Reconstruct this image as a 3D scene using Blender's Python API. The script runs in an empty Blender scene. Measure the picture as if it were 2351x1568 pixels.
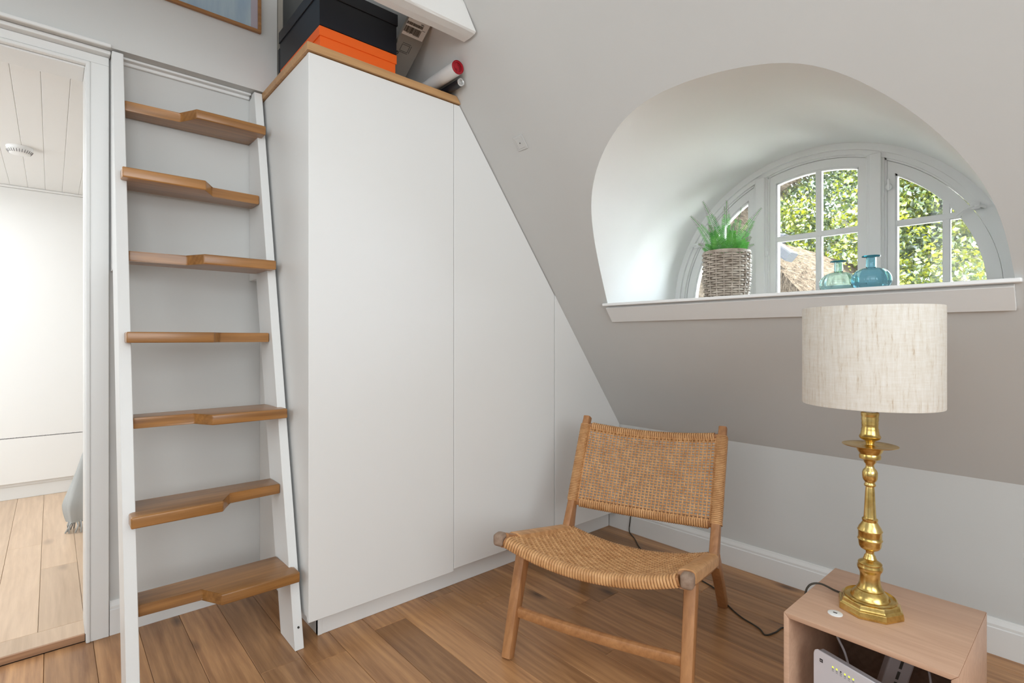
import bpy, bmesh, math, random
from math import sin, cos, pi, radians, sqrt, atan2
from mathutils import Vector, Matrix, Quaternion
random.seed(7)
S = bpy.context.scene
COL = S.collection

# ------------------------------------------------------------------ camera, world, lights
CAMH = 1.05; YAW = radians(48.6); FPX = 1200.0
cam_d = bpy.data.cameras.new('camera'); cam = bpy.data.objects.new('camera', cam_d); COL.objects.link(cam)
cam.location = (0, 0, CAMH); cam.rotation_euler = (radians(90), 0, YAW - radians(90))
cam_d.sensor_width = 36; cam_d.lens = 36 * FPX / 2351; cam_d.shift_y = -8 / 2351
cam_d.clip_start = 0.02; cam_d.clip_end = 200
S.camera = cam
S.view_settings.view_transform = 'Standard'; S.view_settings.look = 'None'
S.view_settings.gamma = 1; S.view_settings.use_curve_mapping = False
S.view_settings.exposure = 0.0

W = bpy.data.worlds.new('world'); S.world = W; W.use_nodes = True
wn = W.node_tree.nodes; wn['Background'].inputs[0].default_value = (0.80, 0.90, 1.0, 1); wn['Background'].inputs[1].default_value = 28.0

def area(name, loc, rot, sx, sy, power, col=(1, 1, 1)):
    l = bpy.data.lights.new(name, 'AREA'); l.shape = 'RECTANGLE'; l.size = sx; l.size_y = sy; l.energy = power; l.color = col
    o = bpy.data.objects.new(name, l); o.location = loc; o.rotation_euler = rot; COL.objects.link(o); return o
sun = bpy.data.lights.new('sun', 'SUN'); sun.energy = 30.0; sun.angle = radians(0.6); sun.color = (1.0, 0.95, 0.84)
so = bpy.data.objects.new('sun', sun); COL.objects.link(so)
so.rotation_euler = Vector((0.22, 0.9, -1.0)).to_track_quat('-Z', 'Y').to_euler()
# added fill panels brightening the closed room from behind and above; no windows there
area('room_fill_back', (-0.3, -2.12, 1.75), (radians(90), 0, 0), 2.6, 1.5, 66, (0.89, 0.955, 1.0))
area('room_fill_side', (-2.02, 0.1, 1.8), (radians(90), 0, radians(-90)), 2.2, 1.4, 24, (0.89, 0.955, 1.0))
area('room_fill_top', (-0.9, -0.4, 2.72), (0, 0, 0), 1.6, 1.6, 10, (0.89, 0.955, 1.0))
area('hall_window_light', (-1.75, 3.5, 1.3), (radians(90), 0, radians(-90)), 1.6, 1.3, 20, (0.92, 0.965, 1.0))
area('hall_fill_top', (-0.75, 3.4, 1.96), (0, 0, 0), 0.8, 1.6, 17, (0.92, 0.965, 1.0))  # added panel under the hall ceiling to brighten the floor

# ------------------------------------------------------------------ materials
def mat(name, col=(0.8, 0.8, 0.8), rough=0.6, metal=0.0, spec=0.5, **kw):
    m = bpy.data.materials.new(name); m.use_nodes = True
    b = m.node_tree.nodes['Principled BSDF']
    b.inputs['Base Color'].default_value = (*col, 1); b.inputs['Roughness'].default_value = rough
    b.inputs['Metallic'].default_value = metal; b.inputs['Specular IOR Level'].default_value = spec
    for k, v in kw.items(): b.inputs[k].default_value = v
    return m
def N(m, t, **kw):
    n = m.node_tree.nodes.new(t)
    for k, v in kw.items(): setattr(n, k, v)
    return n
def L(m, a, b): m.node_tree.links.new(a, b)
def ramp(m, fac, stops):
    r = N(m, 'ShaderNodeValToRGB'); cr = r.color_ramp
    while len(cr.elements) < len(stops): cr.elements.new(0.5)
    for e, (p, c) in zip(cr.elements, stops): e.position = p; e.color = (*c, 1)
    L(m, fac, r.inputs[0]); return r
def coords(m, scale, rnd=True, kind='Object'):
    tc = N(m, 'ShaderNodeTexCoord'); mp = N(m, 'ShaderNodeMapping'); mp.inputs['Scale'].default_value = scale
    if rnd:
        oi = N(m, 'ShaderNodeObjectInfo'); mu = N(m, 'ShaderNodeMath', operation='MULTIPLY'); mu.inputs[1].default_value = 37.0
        L(m, oi.outputs['Random'], mu.inputs[0]); ad = N(m, 'ShaderNodeVectorMath', operation='ADD')
        L(m, tc.outputs[kind], ad.inputs[0]); L(m, mu.outputs[0], ad.inputs[1]); L(m, ad.outputs[0], mp.inputs[0])
    else: L(m, tc.outputs[kind], mp.inputs[0])
    return mp.outputs[0]
def noise(m, vec, scale, detail=4, rough=0.55, dist=0.0):
    n = N(m, 'ShaderNodeTexNoise'); n.inputs['Scale'].default_value = scale; n.inputs['Detail'].default_value = detail
    n.inputs['Roughness'].default_value = rough; n.inputs['Distortion'].default_value = dist
    L(m, vec, n.inputs['Vector']); return n.outputs['Fac']
def bump(m, h, strength, dist=0.002):
    b = N(m, 'ShaderNodeBump'); b.inputs['Strength'].default_value = strength; b.inputs['Distance'].default_value = dist
    L(m, h, b.inputs['Height']); L(m, b.outputs[0], m.node_tree.nodes['Principled BSDF'].inputs['Normal'])
def paint(name, col, rough=0.55, var=0.03, bmp=0.15, spec=0.4):
    m = mat(name, col, rough, spec=spec); v = coords(m, (1, 1, 1), False)
    f = noise(m, v, 2.3, 5); c2 = tuple(x * (1 - var) for x in col)
    r = ramp(m, f, [(0.3, c2), (0.7, col)]); L(m, r.outputs[0], m.node_tree.nodes['Principled BSDF'].inputs['Base Color'])
    g = noise(m, v, 160, 3); bump(m, g, bmp, 0.001); return m
def wood(name, dark, light, axis=1, rough=0.4, vary=0.25, knots=0.0, streak=1.0, spec=0.5, coat=0.0, wave=0.10):
    m = mat(name, light, rough, spec=spec); b = m.node_tree.nodes['Principled BSDF']
    b.inputs['Coat Weight'].default_value = coat; b.inputs['Coat Roughness'].default_value = 0.25
    sc = [9.0, 9.0, 9.0]; sc[axis] = 0.8; sc = tuple(sc)
    v = coords(m, sc)
    f1 = noise(m, v, 1.6 * streak, 6, 0.62, 0.9)
    sc2 = [90.0] * 3; sc2[axis] = 3.0
    v2 = coords(m, tuple(sc2)); f2 = noise(m, v2, 1.4, 3, 0.7)
    sc3 = [5.0] * 3; sc3[axis] = 1.0
    v3 = coords(m, tuple(sc3)); wv = N(m, 'ShaderNodeTexWave', wave_type='RINGS', rings_direction='XYZ'[axis])
    wv.inputs['Scale'].default_value = 3.2; wv.inputs['Distortion'].default_value = 7.0; wv.inputs['Detail'].default_value = 3; wv.inputs['Detail Scale'].default_value = 0.8
    L(m, v3, wv.inputs['Vector'])
    mx = N(m, 'ShaderNodeMath', operation='MULTIPLY_ADD'); mx.inputs[1].default_value = wave
    L(m, wv.outputs['Fac'], mx.inputs[0]); L(m, f1, mx.inputs[2])
    mx2 = N(m, 'ShaderNodeMath', operation='MULTIPLY_ADD'); mx2.inputs[1].default_value = 0.42
    L(m, f2, mx2.inputs[0]); L(m, mx.outputs[0], mx2.inputs[2])
    mid = tuple((a + c) / 2 for a, c in zip(dark, light))
    r = ramp(m, mx2.outputs[0], [(0.42, dark), (0.72, mid), (1.0, light)])
    oi = N(m, 'ShaderNodeObjectInfo'); mr = N(m, 'ShaderNodeMapRange'); mr.inputs['To Min'].default_value = 1 - vary; mr.inputs['To Max'].default_value = 1 + vary
    L(m, oi.outputs['Random'], mr.inputs['Value'])
    hsv = N(m, 'ShaderNodeHueSaturation'); L(m, r.outputs[0], hsv.inputs['Color']); L(m, mr.outputs[0], hsv.inputs['Value'])
    out = hsv.outputs[0]
    if knots:
        vk = coords(m, (6.0, 6.0, 6.0)); 
        sk = [6.0] * 3; sk[axis] = 2.4; vk = coords(m, tuple(sk))
        vo = N(m, 'ShaderNodeTexVoronoi'); vo.inputs['Scale'].default_value = 1.0; L(m, vk, vo.inputs['Vector'])
        kr = ramp(m, vo.outputs['Distance'], [(0.03, (0.12, 0.07, 0.045)), (0.16, (1, 1, 1))])
        kn = noise(m, vk, 0.35, 1); ks = ramp(m, kn, [(0.56, (0, 0, 0)), (0.6, (knots,) * 3)])
        mm = N(m, 'ShaderNodeMix', data_type='RGBA', blend_type='MULTIPLY'); L(m, ks.outputs[0], mm.inputs[0]); L(m, out, mm.inputs[6]); L(m, kr.outputs[0], mm.inputs[7]); out = mm.outputs[2]
    L(m, out, b.inputs['Base Color']); bump(m, f2, 0.12, 0.001)
    return m

M = {}
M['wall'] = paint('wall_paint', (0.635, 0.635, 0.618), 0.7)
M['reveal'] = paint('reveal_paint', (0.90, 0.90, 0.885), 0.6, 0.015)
M['trim'] = paint('trim_paint', (0.80, 0.80, 0.785), 0.38, 0.02, 0.05)
M['ward'] = paint('wardrobe_lacquer', (0.84, 0.84, 0.825), 0.42, 0.01, 0.04)
M['white'] = paint('white_gloss', (0.90, 0.90, 0.89), 0.3, 0.01, 0.03)
M['ladder'] = paint('ladder_paint', (0.82, 0.82, 0.805), 0.35, 0.02, 0.06)
M['beam'] = paint('rough_white_beam', (0.84, 0.835, 0.81), 0.5, 0.06, 0.5)
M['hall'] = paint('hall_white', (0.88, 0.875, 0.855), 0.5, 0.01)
M['gap'] = mat('dark_gap', (0.05, 0.045, 0.04), 0.9)
M['floor'] = wood('oak_floor', (0.215, 0.090, 0.034), (0.57, 0.305, 0.135), 1, 0.33, 0.24, 0.85, spec=0.5)
M['hallfloor'] = wood('pale_oak_floor', (0.50, 0.35, 0.23), (0.68, 0.50, 0.35), 1, 0.35, 0.10, 0.4)
M['hallsill'] = wood('threshold_oak', (0.24, 0.115, 0.06), (0.52, 0.30, 0.17), 0, 0.4, 0.05)
M['tread'] = wood('oak_tread', (0.17, 0.070, 0.018), (0.45, 0.21, 0.062), 0, 0.32, 0.10, coat=0.25)
M['board'] = wood('oak_board', (0.40, 0.20, 0.08), (0.62, 0.36, 0.16), 0, 0.4, 0.05)
M['teak'] = wood('teak', (0.30, 0.125, 0.045), (0.52, 0.25, 0.10), 2, 0.42, 0.06, streak=1.3)
M['teakh'] = wood('teak_rail', (0.30, 0.125, 0.045), (0.52, 0.25, 0.10), 0, 0.42, 0.06, streak=1.3)
M['endgrain'] = wood('worn_end_grain', (0.20, 0.12, 0.08), (0.42, 0.30, 0.22), 0, 0.7, 0.04)
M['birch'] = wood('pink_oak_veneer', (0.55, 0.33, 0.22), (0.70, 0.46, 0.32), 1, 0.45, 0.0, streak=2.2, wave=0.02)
M['birchin'] = wood('shade_dark_veneer', (0.12, 0.065, 0.04), (0.20, 0.12, 0.08), 0, 0.6, 0.0, streak=2.0)  # interior shade painted in as a darker veneer tone
M['black'] = mat('black_card', (0.006, 0.007, 0.012), 0.42)
M['orange'] = mat('orange_card', (0.90, 0.13, 0.006), 0.5)
M['card'] = paint('grey_cardboard', (0.27, 0.25, 0.22), 0.8, 0.06, 0.1)
M['paper'] = mat('white_paper', (0.78, 0.78, 0.76), 0.6)
M['ink'] = mat('black_ink', (0.03, 0.03, 0.03), 0.6)
M['inkgrey'] = mat('grey_ink', (0.28, 0.27, 0.28), 0.6)
M['red'] = mat('red_plastic', (0.36, 0.004, 0.014), 0.45)
M['tube'] = mat('white_tube', (0.80, 0.80, 0.79), 0.4)
M['foil'] = mat('clear_cap', (0.75, 0.75, 0.74), 0.2, 0.6)
M['cord'] = mat('brown_cord', (0.035, 0.028, 0.018), 0.45)
M['plastic'] = mat('white_plastic', (0.72, 0.70, 0.74), 0.35)
M['greyplastic'] = mat('grey_plastic', (0.36, 0.33, 0.34), 0.4)
M['steel'] = mat('steel', (0.75, 0.75, 0.75), 0.3, 1.0)
M['taupe'] = mat('taupe_metal', (0.38, 0.35, 0.30), 0.5)
M['led'] = mat('green_led', (0.6, 0.8, 0.02), 0.4, **{'Emission Color': (0.75, 0.9, 0.02, 1), 'Emission Strength': 1.3})
M['cloth'] = paint('grey_cloth', (0.50, 0.51, 0.50), 0.9, 0.25, 0.4)
M['brush'] = mat('bark', (0.20, 0.17, 0.13), 0.9)
M['log'] = paint('weathered_log', (0.032, 0.030, 0.034), 0.85, 0.4, 0.8)

def brass():
    m = mat('brass', (0.72, 0.47, 0.13), 0.2, 1.0); v = coords(m, (1, 1, 1), False)
    f = noise(m, v, 22, 6, 0.65); r = ramp(m, f, [(0.30, (0.42, 0.27, 0.07)), (0.48, (0.74, 0.53, 0.18)), (0.70, (0.90, 0.72, 0.33))])
    b = m.node_tree.nodes['Principled BSDF']; L(m, r.outputs[0], b.inputs['Base Color'])
    rr = N(m, 'ShaderNodeMapRange'); rr.inputs['To Min'].default_value = 0.34; rr.inputs['To Max'].default_value = 0.14; L(m, f, rr.inputs[0]); L(m, rr.outputs[0], b.inputs['Roughness'])
    g = noise(m, v, 130, 4); bump(m, g, 0.05, 0.0005); return m
M['brass'] = brass()
def linen():
    m = mat('linen', (0.82, 0.79, 0.73), 0.9, spec=0.2); b = m.node_tree.nodes['Principled BSDF']
    v = coords(m, (150, 150, 16), False); f = noise(m, v, 1.0, 5, 0.75); v2 = coords(m, (14, 14, 130), False); f2 = noise(m, v2, 1.5, 3, 0.7)
    r = ramp(m, f, [(0.36, (0.84, 0.81, 0.755)), (0.58, (0.77, 0.72, 0.64)), (0.72, (0.56, 0.44, 0.32))])
    r2 = ramp(m, f2, [(0.35, (1, 1, 1)), (0.75, (0.93, 0.90, 0.86))])
    mm = N(m, 'ShaderNodeMix', data_type='RGBA', blend_type='MULTIPLY'); mm.inputs[0].default_value = 1
    L(m, r.outputs[0], mm.inputs[6]); L(m, r2.outputs[0], mm.inputs[7]); L(m, mm.outputs[2], b.inputs['Base Color'])
    b.inputs['Subsurface Weight'].default_value = 0.0
    bump(m, f, 0.3, 0.0006); return m
M['linen'] = linen()
def rattan(name, dark, light):
    m = mat(name, light, 0.5); v = coords(m, (30, 30, 30), False); f = noise(m, v, 1.0, 4, 0.6)
    r = ramp(m, f, [(0.3, dark), (0.65, light)]); L(m, r.outputs[0], m.node_tree.nodes['Principled BSDF'].inputs['Base Color']); return m
M['rattan'] = rattan('rattan', (0.52, 0.25, 0.095), (0.74, 0.42, 0.19))
M['wicker'] = rattan('grey_wicker', (0.30, 0.235, 0.18), (0.62, 0.54, 0.46))
def thatch():
    m = mat('thatch', (0.5, 0.4, 0.28), 0.95, spec=0.1); v = coords(m, (5, 60, 14), False); f = noise(m, v, 1.6, 6, 0.75)
    r = ramp(m, f, [(0.34, (0.012, 0.009, 0.007)), (0.48, (0.07, 0.050, 0.035)), (0.66, (0.17, 0.13, 0.095))])
    L(m, r.outputs[0], m.node_tree.nodes['Principled BSDF'].inputs['Base Color']); bump(m, f, 1.0, 0.03); return m
M['thatch'] = thatch()
def leafmat(name, stops, scale):
    m = bpy.data.materials.new(name); m.use_nodes = True; nt = m.node_tree; nt.nodes.remove(nt.nodes['Principled BSDF'])
    v = coords(m, (1, 1, 1), False); f = noise(m, v, scale, 5, 0.75)
    r = ramp(m, f, stops); d = N(m, 'ShaderNodeBsdfDiffuse'); t = N(m, 'ShaderNodeBsdfTranslucent'); g = N(m, 'ShaderNodeBsdfGlossy'); g.inputs['Roughness'].default_value = 0.35
    L(m, r.outputs[0], d.inputs[0]); L(m, r.outputs[0], t.inputs[0])
    a = N(m, 'ShaderNodeMixShader'); a.inputs[0].default_value = 0.45; L(m, d.outputs[0], a.inputs[1]); L(m, t.outputs[0], a.inputs[2])
    c = N(m, 'ShaderNodeMixShader'); c.inputs[0].default_value = 0.08; L(m, a.outputs[0], c.inputs[1]); L(m, g.outputs[0], c.inputs[2])
    L(m, c.outputs[0], nt.nodes['Material Output'].inputs[0]); return m
M['leaf'] = leafmat('tree_leaf', [(0.36, (0.024, 0.037, 0.017)), (0.48, (0.052, 0.076, 0.017)), (0.58, (0.23, 0.23, 0.005))], 2.6)  # yellow stop puts sunlit patches into the leaf colour
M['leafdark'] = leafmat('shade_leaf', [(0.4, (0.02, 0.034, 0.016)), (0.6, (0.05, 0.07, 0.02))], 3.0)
M['fern'] = leafmat('fern_leaf', [(0.35, (0.03, 0.24, 0.035)), (0.6, (0.15, 0.52, 0.07)), (0.75, (0.38, 0.62, 0.22))], 9)
M['ferntip'] = mat('pale_fern_tip', (0.36, 0.34, 0.30), 0.8)
M['bounce_ground'] = mat('pale_bounce_ground', (0.45, 0.44, 0.40), 0.95)  # unseen ground kept pale to bounce daylight up into the window recess

def glass_pane():
    m = bpy.data.materials.new('window_glass'); m.use_nodes = True; nt = m.node_tree; nt.nodes.remove(nt.nodes['Principled BSDF'])
    t = N(m, 'ShaderNodeBsdfTransparent'); t.inputs[0].default_value = (0.96, 0.98, 0.97, 1); g = N(m, 'ShaderNodeBsdfGlossy'); g.inputs['Roughness'].default_value = 0.02
    x = N(m, 'ShaderNodeMixShader'); fr = N(m, 'ShaderNodeFresnel'); fr.inputs[0].default_value = 1.45
    L(m, fr.outputs[0], x.inputs[0]); L(m, t.outputs[0], x.inputs[1]); L(m, g.outputs[0], x.inputs[2]); L(m, x.outputs[0], nt.nodes['Material Output'].inputs[0]); return m
M['pane'] = glass_pane()
M['teal'] = mat('pale_teal_glass', (0.72, 0.92, 0.94), 0.03, **{'Transmission Weight': 1.0, 'IOR': 1.45})
M['blue'] = mat('blue_glass', (0.52, 0.80, 0.90), 0.03, **{'Transmission Weight': 1.0, 'IOR': 1.45})
M['bluerim'] = mat('deep_blue_glass', (0.03, 0.33, 0.45), 0.05, **{'Transmission Weight': 0.6})
def picmat():
    m = mat('sky_reflection_paint', (0.4, 0.5, 0.6), 0.35); tc = coords(m, (1, 1, 1), False)  # pale sky and curtain reflection put into the colour
    v2 = N(m, 'ShaderNodeMapping'); v2.inputs['Scale'].default_value = (16, 1, 3); v2.inputs['Rotation'].default_value = (0, 0.5, 0); L(m, tc, v2.inputs[0]); f = noise(m, v2.outputs[0], 1.0, 4)
    r = ramp(m, f, [(0.3, (0.27, 0.39, 0.54)), (0.55, (0.38, 0.50, 0.60)), (0.8, (0.52, 0.64, 0.66))])
    L(m, r.outputs[0], m.node_tree.nodes['Principled BSDF'].inputs['Base Color']); return m
M['picture'] = picmat()
M['picedge'] = mat('lavender_strip', (0.45, 0.41, 0.47), 0.5)

# ------------------------------------------------------------------ mesh helpers
def NB(): return bmesh.new()
def obj(name, bm, m, parent=None, smooth=False, mats=None):
    me = bpy.data.meshes.new(name); bmesh.ops.recalc_face_normals(bm, faces=bm.faces[:]); bm.to_mesh(me); bm.free()
    for x in (mats or [m]): me.materials.append(M[x] if isinstance(x, str) else x)
    if smooth:
        for p in me.polygons: p.use_smooth = True
        if smooth != 'all':
            try: me.set_sharp_from_angle(angle=radians(38))
            except Exception: pass
    o = bpy.data.objects.new(name, me); COL.objects.link(o)
    if parent: o.parent = parent
    return o
def empty(name, loc=(0, 0, 0), rz=0.0):
    o = bpy.data.objects.new(name, None); COL.objects.link(o); o.location = loc; o.rotation_euler = (0, 0, rz); o.empty_display_size = 0.05; return o
def tag(o, label=None, cat=None, group=None, kind=None):
    if label: o['label'] = label
    if cat: o['category'] = cat
    if group: o['group'] = group
    if kind: o['kind'] = kind
    return o
def box(bm, x0, x1, y0, y1, z0, z1, bev=0.0, seg=2, mi=0):
    vs = [bm.verts.new((x, y, z)) for x in (x0, x1) for y in (y0, y1) for z in (z0, z1)]
    fs = [bm.faces.new([vs[i] for i in q]) for q in ((0, 1, 3, 2), (4, 6, 7, 5), (0, 4, 5, 1), (2, 3, 7, 6), (0, 2, 6, 4), (1, 5, 7, 3))]
    for f_ in fs: f_.material_index = mi
    if bev:
        ed = {e for f_ in fs for e in f_.edges}
        bmesh.ops.bevel(bm, geom=list(ed), offset=bev, segments=seg, affect='EDGES', profile=0.5)
def prism(bm, pts, d, mi=0, bev=0.0, seg=2):
    """pts: coplanar 3-D outline; d: extrusion vector"""
    d = Vector(d); a = [bm.verts.new(p) for p in pts]; b = [bm.verts.new(Vector(p) + d) for p in pts]; n = len(pts)
    fs = [bm.faces.new(a), bm.faces.new(list(reversed(b)))]
    for i in range(n): fs.append(bm.faces.new([a[i], b[i], b[(i + 1) % n], a[(i + 1) % n]]))
    for f_ in fs: f_.material_index = mi
    if bev:
        ed = {e for f_ in fs for e in f_.edges}
        bmesh.ops.bevel(bm, geom=list(ed), offset=bev, segments=seg, affect='EDGES', profile=0.5)
def catmull(p, n=8):
    p = [Vector(q) for q in p]; out = []
    q = [p[0] * 2 - p[1]] + p + [p[-1] * 2 - p[-2]]
    for i in range(1, len(q) - 2):
        for k in range(n):
            t = k / n; a, b, c, d = q[i - 1], q[i], q[i + 1], q[i + 2]
            out.append(0.5 * ((2 * b) + (c - a) * t + (2 * a - 5 * b + 4 * c - d) * t * t + (3 * b - a - 3 * c + d) * t ** 3))
    out.append(p[-1]); return out
def sweep(bm, path, prof, closed=False, up=Vector((0, 0, 1)), scale=None, caps=True, mi=0):
    """prof: list of (a,b) in the (side, up) frame; scale: list per point of (sa,sb)"""
    path = [Vector(p) for p in path]; n = len(path); rings = []
    for i, p in enumerate(path):
        if closed: t = path[(i + 1) % n] - path[i - 1]
        else: t = path[min(i + 1, n - 1)] - path[max(i - 1, 0)]
        t.normalize(); s = t.cross(up)
        if s.length < 1e-4: s = t.cross(Vector((1, 0, 0)))
        s.normalize(); u = s.cross(t).normalized(); sa, sb = scale[i] if scale else (1, 1)
        rings.append([bm.verts.new(p + s * a * sa + u * b * sb) for a, b in prof])
    m = len(prof)
    for i in range(n if closed else n - 1):
        A, B = rings[i], rings[(i + 1) % n]
        for j in range(m):
            f_ = bm.faces.new([A[j], A[(j + 1) % m], B[(j + 1) % m], B[j]]); f_.material_index = mi
    if not closed and caps:
        bm.faces.new(rings[0]).material_index = mi; bm.faces.new(list(reversed(rings[-1]))).material_index = mi
def circ(r, n=6): return [(r * cos(2 * pi * i / n), r * sin(2 * pi * i / n)) for i in range(n)]
def ell(a, b, n=8): return [(a * cos(2 * pi * i / n), b * sin(2 * pi * i / n)) for i in range(n)]
def rrect(w, h, c):
    w, h = w / 2, h / 2
    return [(w, h - c), (w - c * .3, h - c * .3), (w - c, h), (-w + c, h), (-w + c * .3, h - c * .3), (-w, h - c), (-w, -h + c), (-w + c * .3, -h + c * .3), (-w + c, -h), (w - c, -h), (w - c * .3, -h + c * .3), (w, -h + c)]
def lathe(bm, prof, n=40, c=(0, 0, 0), cap=True, mi=0):
    rings = []
    for r, z in prof:
        rings.append([bm.verts.new((c[0] + r * cos(2 * pi * i / n), c[1] + r * sin(2 * pi * i / n), c[2] + z)) for i in range(n)])
    for A, B in zip(rings, rings[1:]):
        for i in range(n): bm.faces.new([A[i], A[(i + 1) % n], B[(i + 1) % n], B[i]]).material_index = mi
    if cap: bm.faces.new(list(reversed(rings[0]))); bm.faces.new(rings[-1])

# slope of the roof side: x = SK - 0.75 z
SK = 2.79
def sx(z): return SK - 0.75 * z
SN = Vector((-1, 0, -0.75)).normalized()      # points into the room
XW = 2.36; YL = 2.335; YU = 2.26; ZK = (SK - XW) / 0.75; CZ = 2.8

# ------------------------------------------------------------------ structure
def struct(o): o['kind'] = 'structure'; return o
# floor of oak boards
fl = struct(empty('floor', (0, 0, 0)))
b = NB(); box(b, -2.1, XW + 0.05, -2.2, YL + 0.05, -0.06, -0.0135); obj('subfloor', b, 'gap', fl)
joints = {7: 1.736, 4: 1.745}
x0 = 0.998 - 0.127 * 24; k = -17
for i in range(38):
    xa = 0.998 + 0.127 * (i - 24); xb = xa + 0.127; ki = i - 17 + 0
    if xa < -1.3: continue
    if xb > XW + 0.02: xb = min(xb, XW)
    if xb - xa < 0.02: continue
    key = round((xa - (0.998 - 0.127)) / 0.127)
    cuts = [-2.15, YL]
    rng = random.Random(i * 13 + 5)
    j0 = {0: 1.736, -3: 1.745}.get(key, rng.uniform(-0.4, 1.9))
    yy = [j0 - 1.75, j0, j0 + 1.6]
    cuts = sorted([-2.15, YL] + [y for y in yy if -2.0 < y < YL - 0.12])
    for ya, yb in zip(cuts, cuts[1:]):
        cx_, cy_ = (xa + xb) / 2, (ya + yb) / 2
        b = NB(); g = 0.0005; box(b, xa + g - cx_, xb - g - cx_, ya + g - cy_, yb - g - cy_, -0.0125, 0.0, 0.0011, 1)
        o = obj('plank', b, 'floor', fl); o.location = (cx_, cy_, 0)
# hall floor, 24 mm higher
hf = struct(empty('floor', (0, 0, 0)))
b = NB(); box(b, -1.8, 1.2, 2.36, 4.75, -0.06, 0.011); obj('subfloor', b, 'gap', hf)
for i in range(16):
    xa = -1.2 + 0.125 * i + 0.04; xb = xa + 0.125; ya, yb = 2.46, 4.7
    rng = random.Random(i + 91); j = rng.uniform(2.9, 4.4)
    for a, c in ((ya, j), (j, yb)):
        cx_, cy_ = (xa + xb) / 2, (a + c) / 2
        b = NB(); box(b, xa + .0005 - cx_, xb - .0005 - cx_, a + .0005 - cy_, c - .0005 - cy_, 0.012, 0.024, 0.001, 1)
        o = obj('plank', b, 'hallfloor', hf); o.location = (cx_, cy_, 0)
b = NB(); box(b, -0.95, 0.088, 2.337, 2.3455, 0.0005, 0.024, 0.001, 1); o = struct(obj('trim_1', b, 'hallsill'))
b = NB(); box(b, -0.95, 0.088, 2.346, 2.459, 0.0115, 0.0242, 0.001, 1); obj('threshold_board', b, 'hallfloor', hf)

# left wall (lower part with the door opening), wall above
wl = struct(empty('wall_left', (0, 0, 0)))
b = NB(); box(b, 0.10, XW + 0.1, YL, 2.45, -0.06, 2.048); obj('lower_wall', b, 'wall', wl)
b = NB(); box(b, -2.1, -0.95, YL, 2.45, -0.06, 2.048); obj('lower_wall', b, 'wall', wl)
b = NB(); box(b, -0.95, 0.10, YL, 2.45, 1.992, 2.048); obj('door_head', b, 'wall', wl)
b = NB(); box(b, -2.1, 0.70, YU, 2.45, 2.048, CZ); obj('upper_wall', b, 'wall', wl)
# door casing
dr = struct(empty('door_1', (0, 0, 0)))
b = NB(); box(b, 0.1005, 0.1525, 2.316, YL, 0.0, 2.0045, 0.0015, 1); box(b, 0.089, 0.1015, 2.311, YL, 0.0, 2.0035, 0.004, 2); obj('casing', b, 'trim', dr)
b = NB(); box(b, -0.95, 0.1525, 2.316, YL, 2.0046, 2.034, 0.0012, 1); box(b, -0.95, 0.1012, 2.3112, YL, 1.991, 2.0036, 0.004, 2); obj('casing', b, 'trim', dr)
b = NB(); box(b, 0.087, 0.102, YL, 2.47, 0.0245, 2.0, 0.002, 1); obj('jamb', b, 'trim', dr)
b = NB(); box(b, -0.95, 0.087, YL, 2.47, 1.985, 2.0, 0.002, 1); obj('jamb', b, 'trim', dr)
# cornice strip under the overhanging wall
b = NB(); box(b, 0.16, 0.612, 2.322, YL, 2.028, 2.047, 0.002, 1); box(b, 0.16, 0.612, 2.30, 2.333, 2.0385, 2.0475, 0.002, 1); struct(obj('trim_2', b, 'trim'))
b = NB(); box(b, -1.0, 0.156, 2.285, YL, 2.0345, 2.0475, 0.003, 2); box(b, -1.0, 0.155, 2.248, 2.2595, 2.044, 2.056, 0.003, 2); struct(obj('trim_3', b, 'trim'))
# corner strip at the end of the upper wall
b = NB(); box(b, 0.702, 0.722, YU - 0.004, 2.33, 2.0515, CZ - .01, 0.001, 1); struct(obj('trim_4', b, 'taupe'))

# knee wall, slope with arched opening, ceiling, remaining walls
b = NB(); box(b, XW, XW + 0.1, -2.2, YL + 0.5, -0.06, ZK); struct(obj('wall_right', b, 'wall'))
ARC = [(1.486, 1.205), (1.461, 1.292), (1.432, 1.395), (1.4, 1.492), (1.365, 1.566), (1.328, 1.62), (1.28, 1.669), (1.213, 1.724), (1.148, 1.762), (1.074, 1.793), (1.012, 1.812), (0.942, 1.821), (0.85, 1.824), (0.755, 1.817), (0.669, 1.805), (0.613, 1.795), (0.561, 1.782), (0.522, 1.767), (0.485, 1.751), (0.442, 1.725), (0.401, 1.693), (0.353, 1.651), (0.308, 1.606), (0.272, 1.56), (0.236, 1.508), (0.212, 1.466), (0.188, 1.42), (0.174, 1.373), (0.164, 1.319), (0.158, 1.268), (0.155, 1.205)]
# smooth the measured opening
def resample(P, n):
    P = [Vector((p[0], p[1], 0)) for p in P]
    for _ in range(3): P = [P[0]] + [(P[i - 1] + P[i] * 2 + P[i + 1]) / 4 for i in range(1, len(P) - 1)] + [P[-1]]
    C = catmull(P, 8); d = [0]
    for a, c in zip(C, C[1:]): d.append(d[-1] + (c - a).length)
    out = []; j = 0
    for i in range(n):
        t = d[-1] * i / (n - 1)
        while j < len(d) - 2 and d[j + 1] < t: j += 1
        u = (t - d[j]) / max(d[j + 1] - d[j], 1e-9); q = C[j].lerp(C[j + 1], min(u, 1)); out.append((q.x, q.y))
    return out
NA = 72
OP = resample(ARC, NA)
WC, WZ, WR, WX = 0.815, 1.206, 0.64, 2.392       # window arch centre, springing, radius, plane of the frame front
WA = []
for i in range(NA):
    a = pi * i / (NA - 1); WA.append((WC + WR * cos(a), WZ + WR * sin(a)))
bm = NB()
zt = CZ
outer = [(-2.2, ZK), (3.4, ZK), (3.4, zt), (-2.2, zt)]
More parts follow.
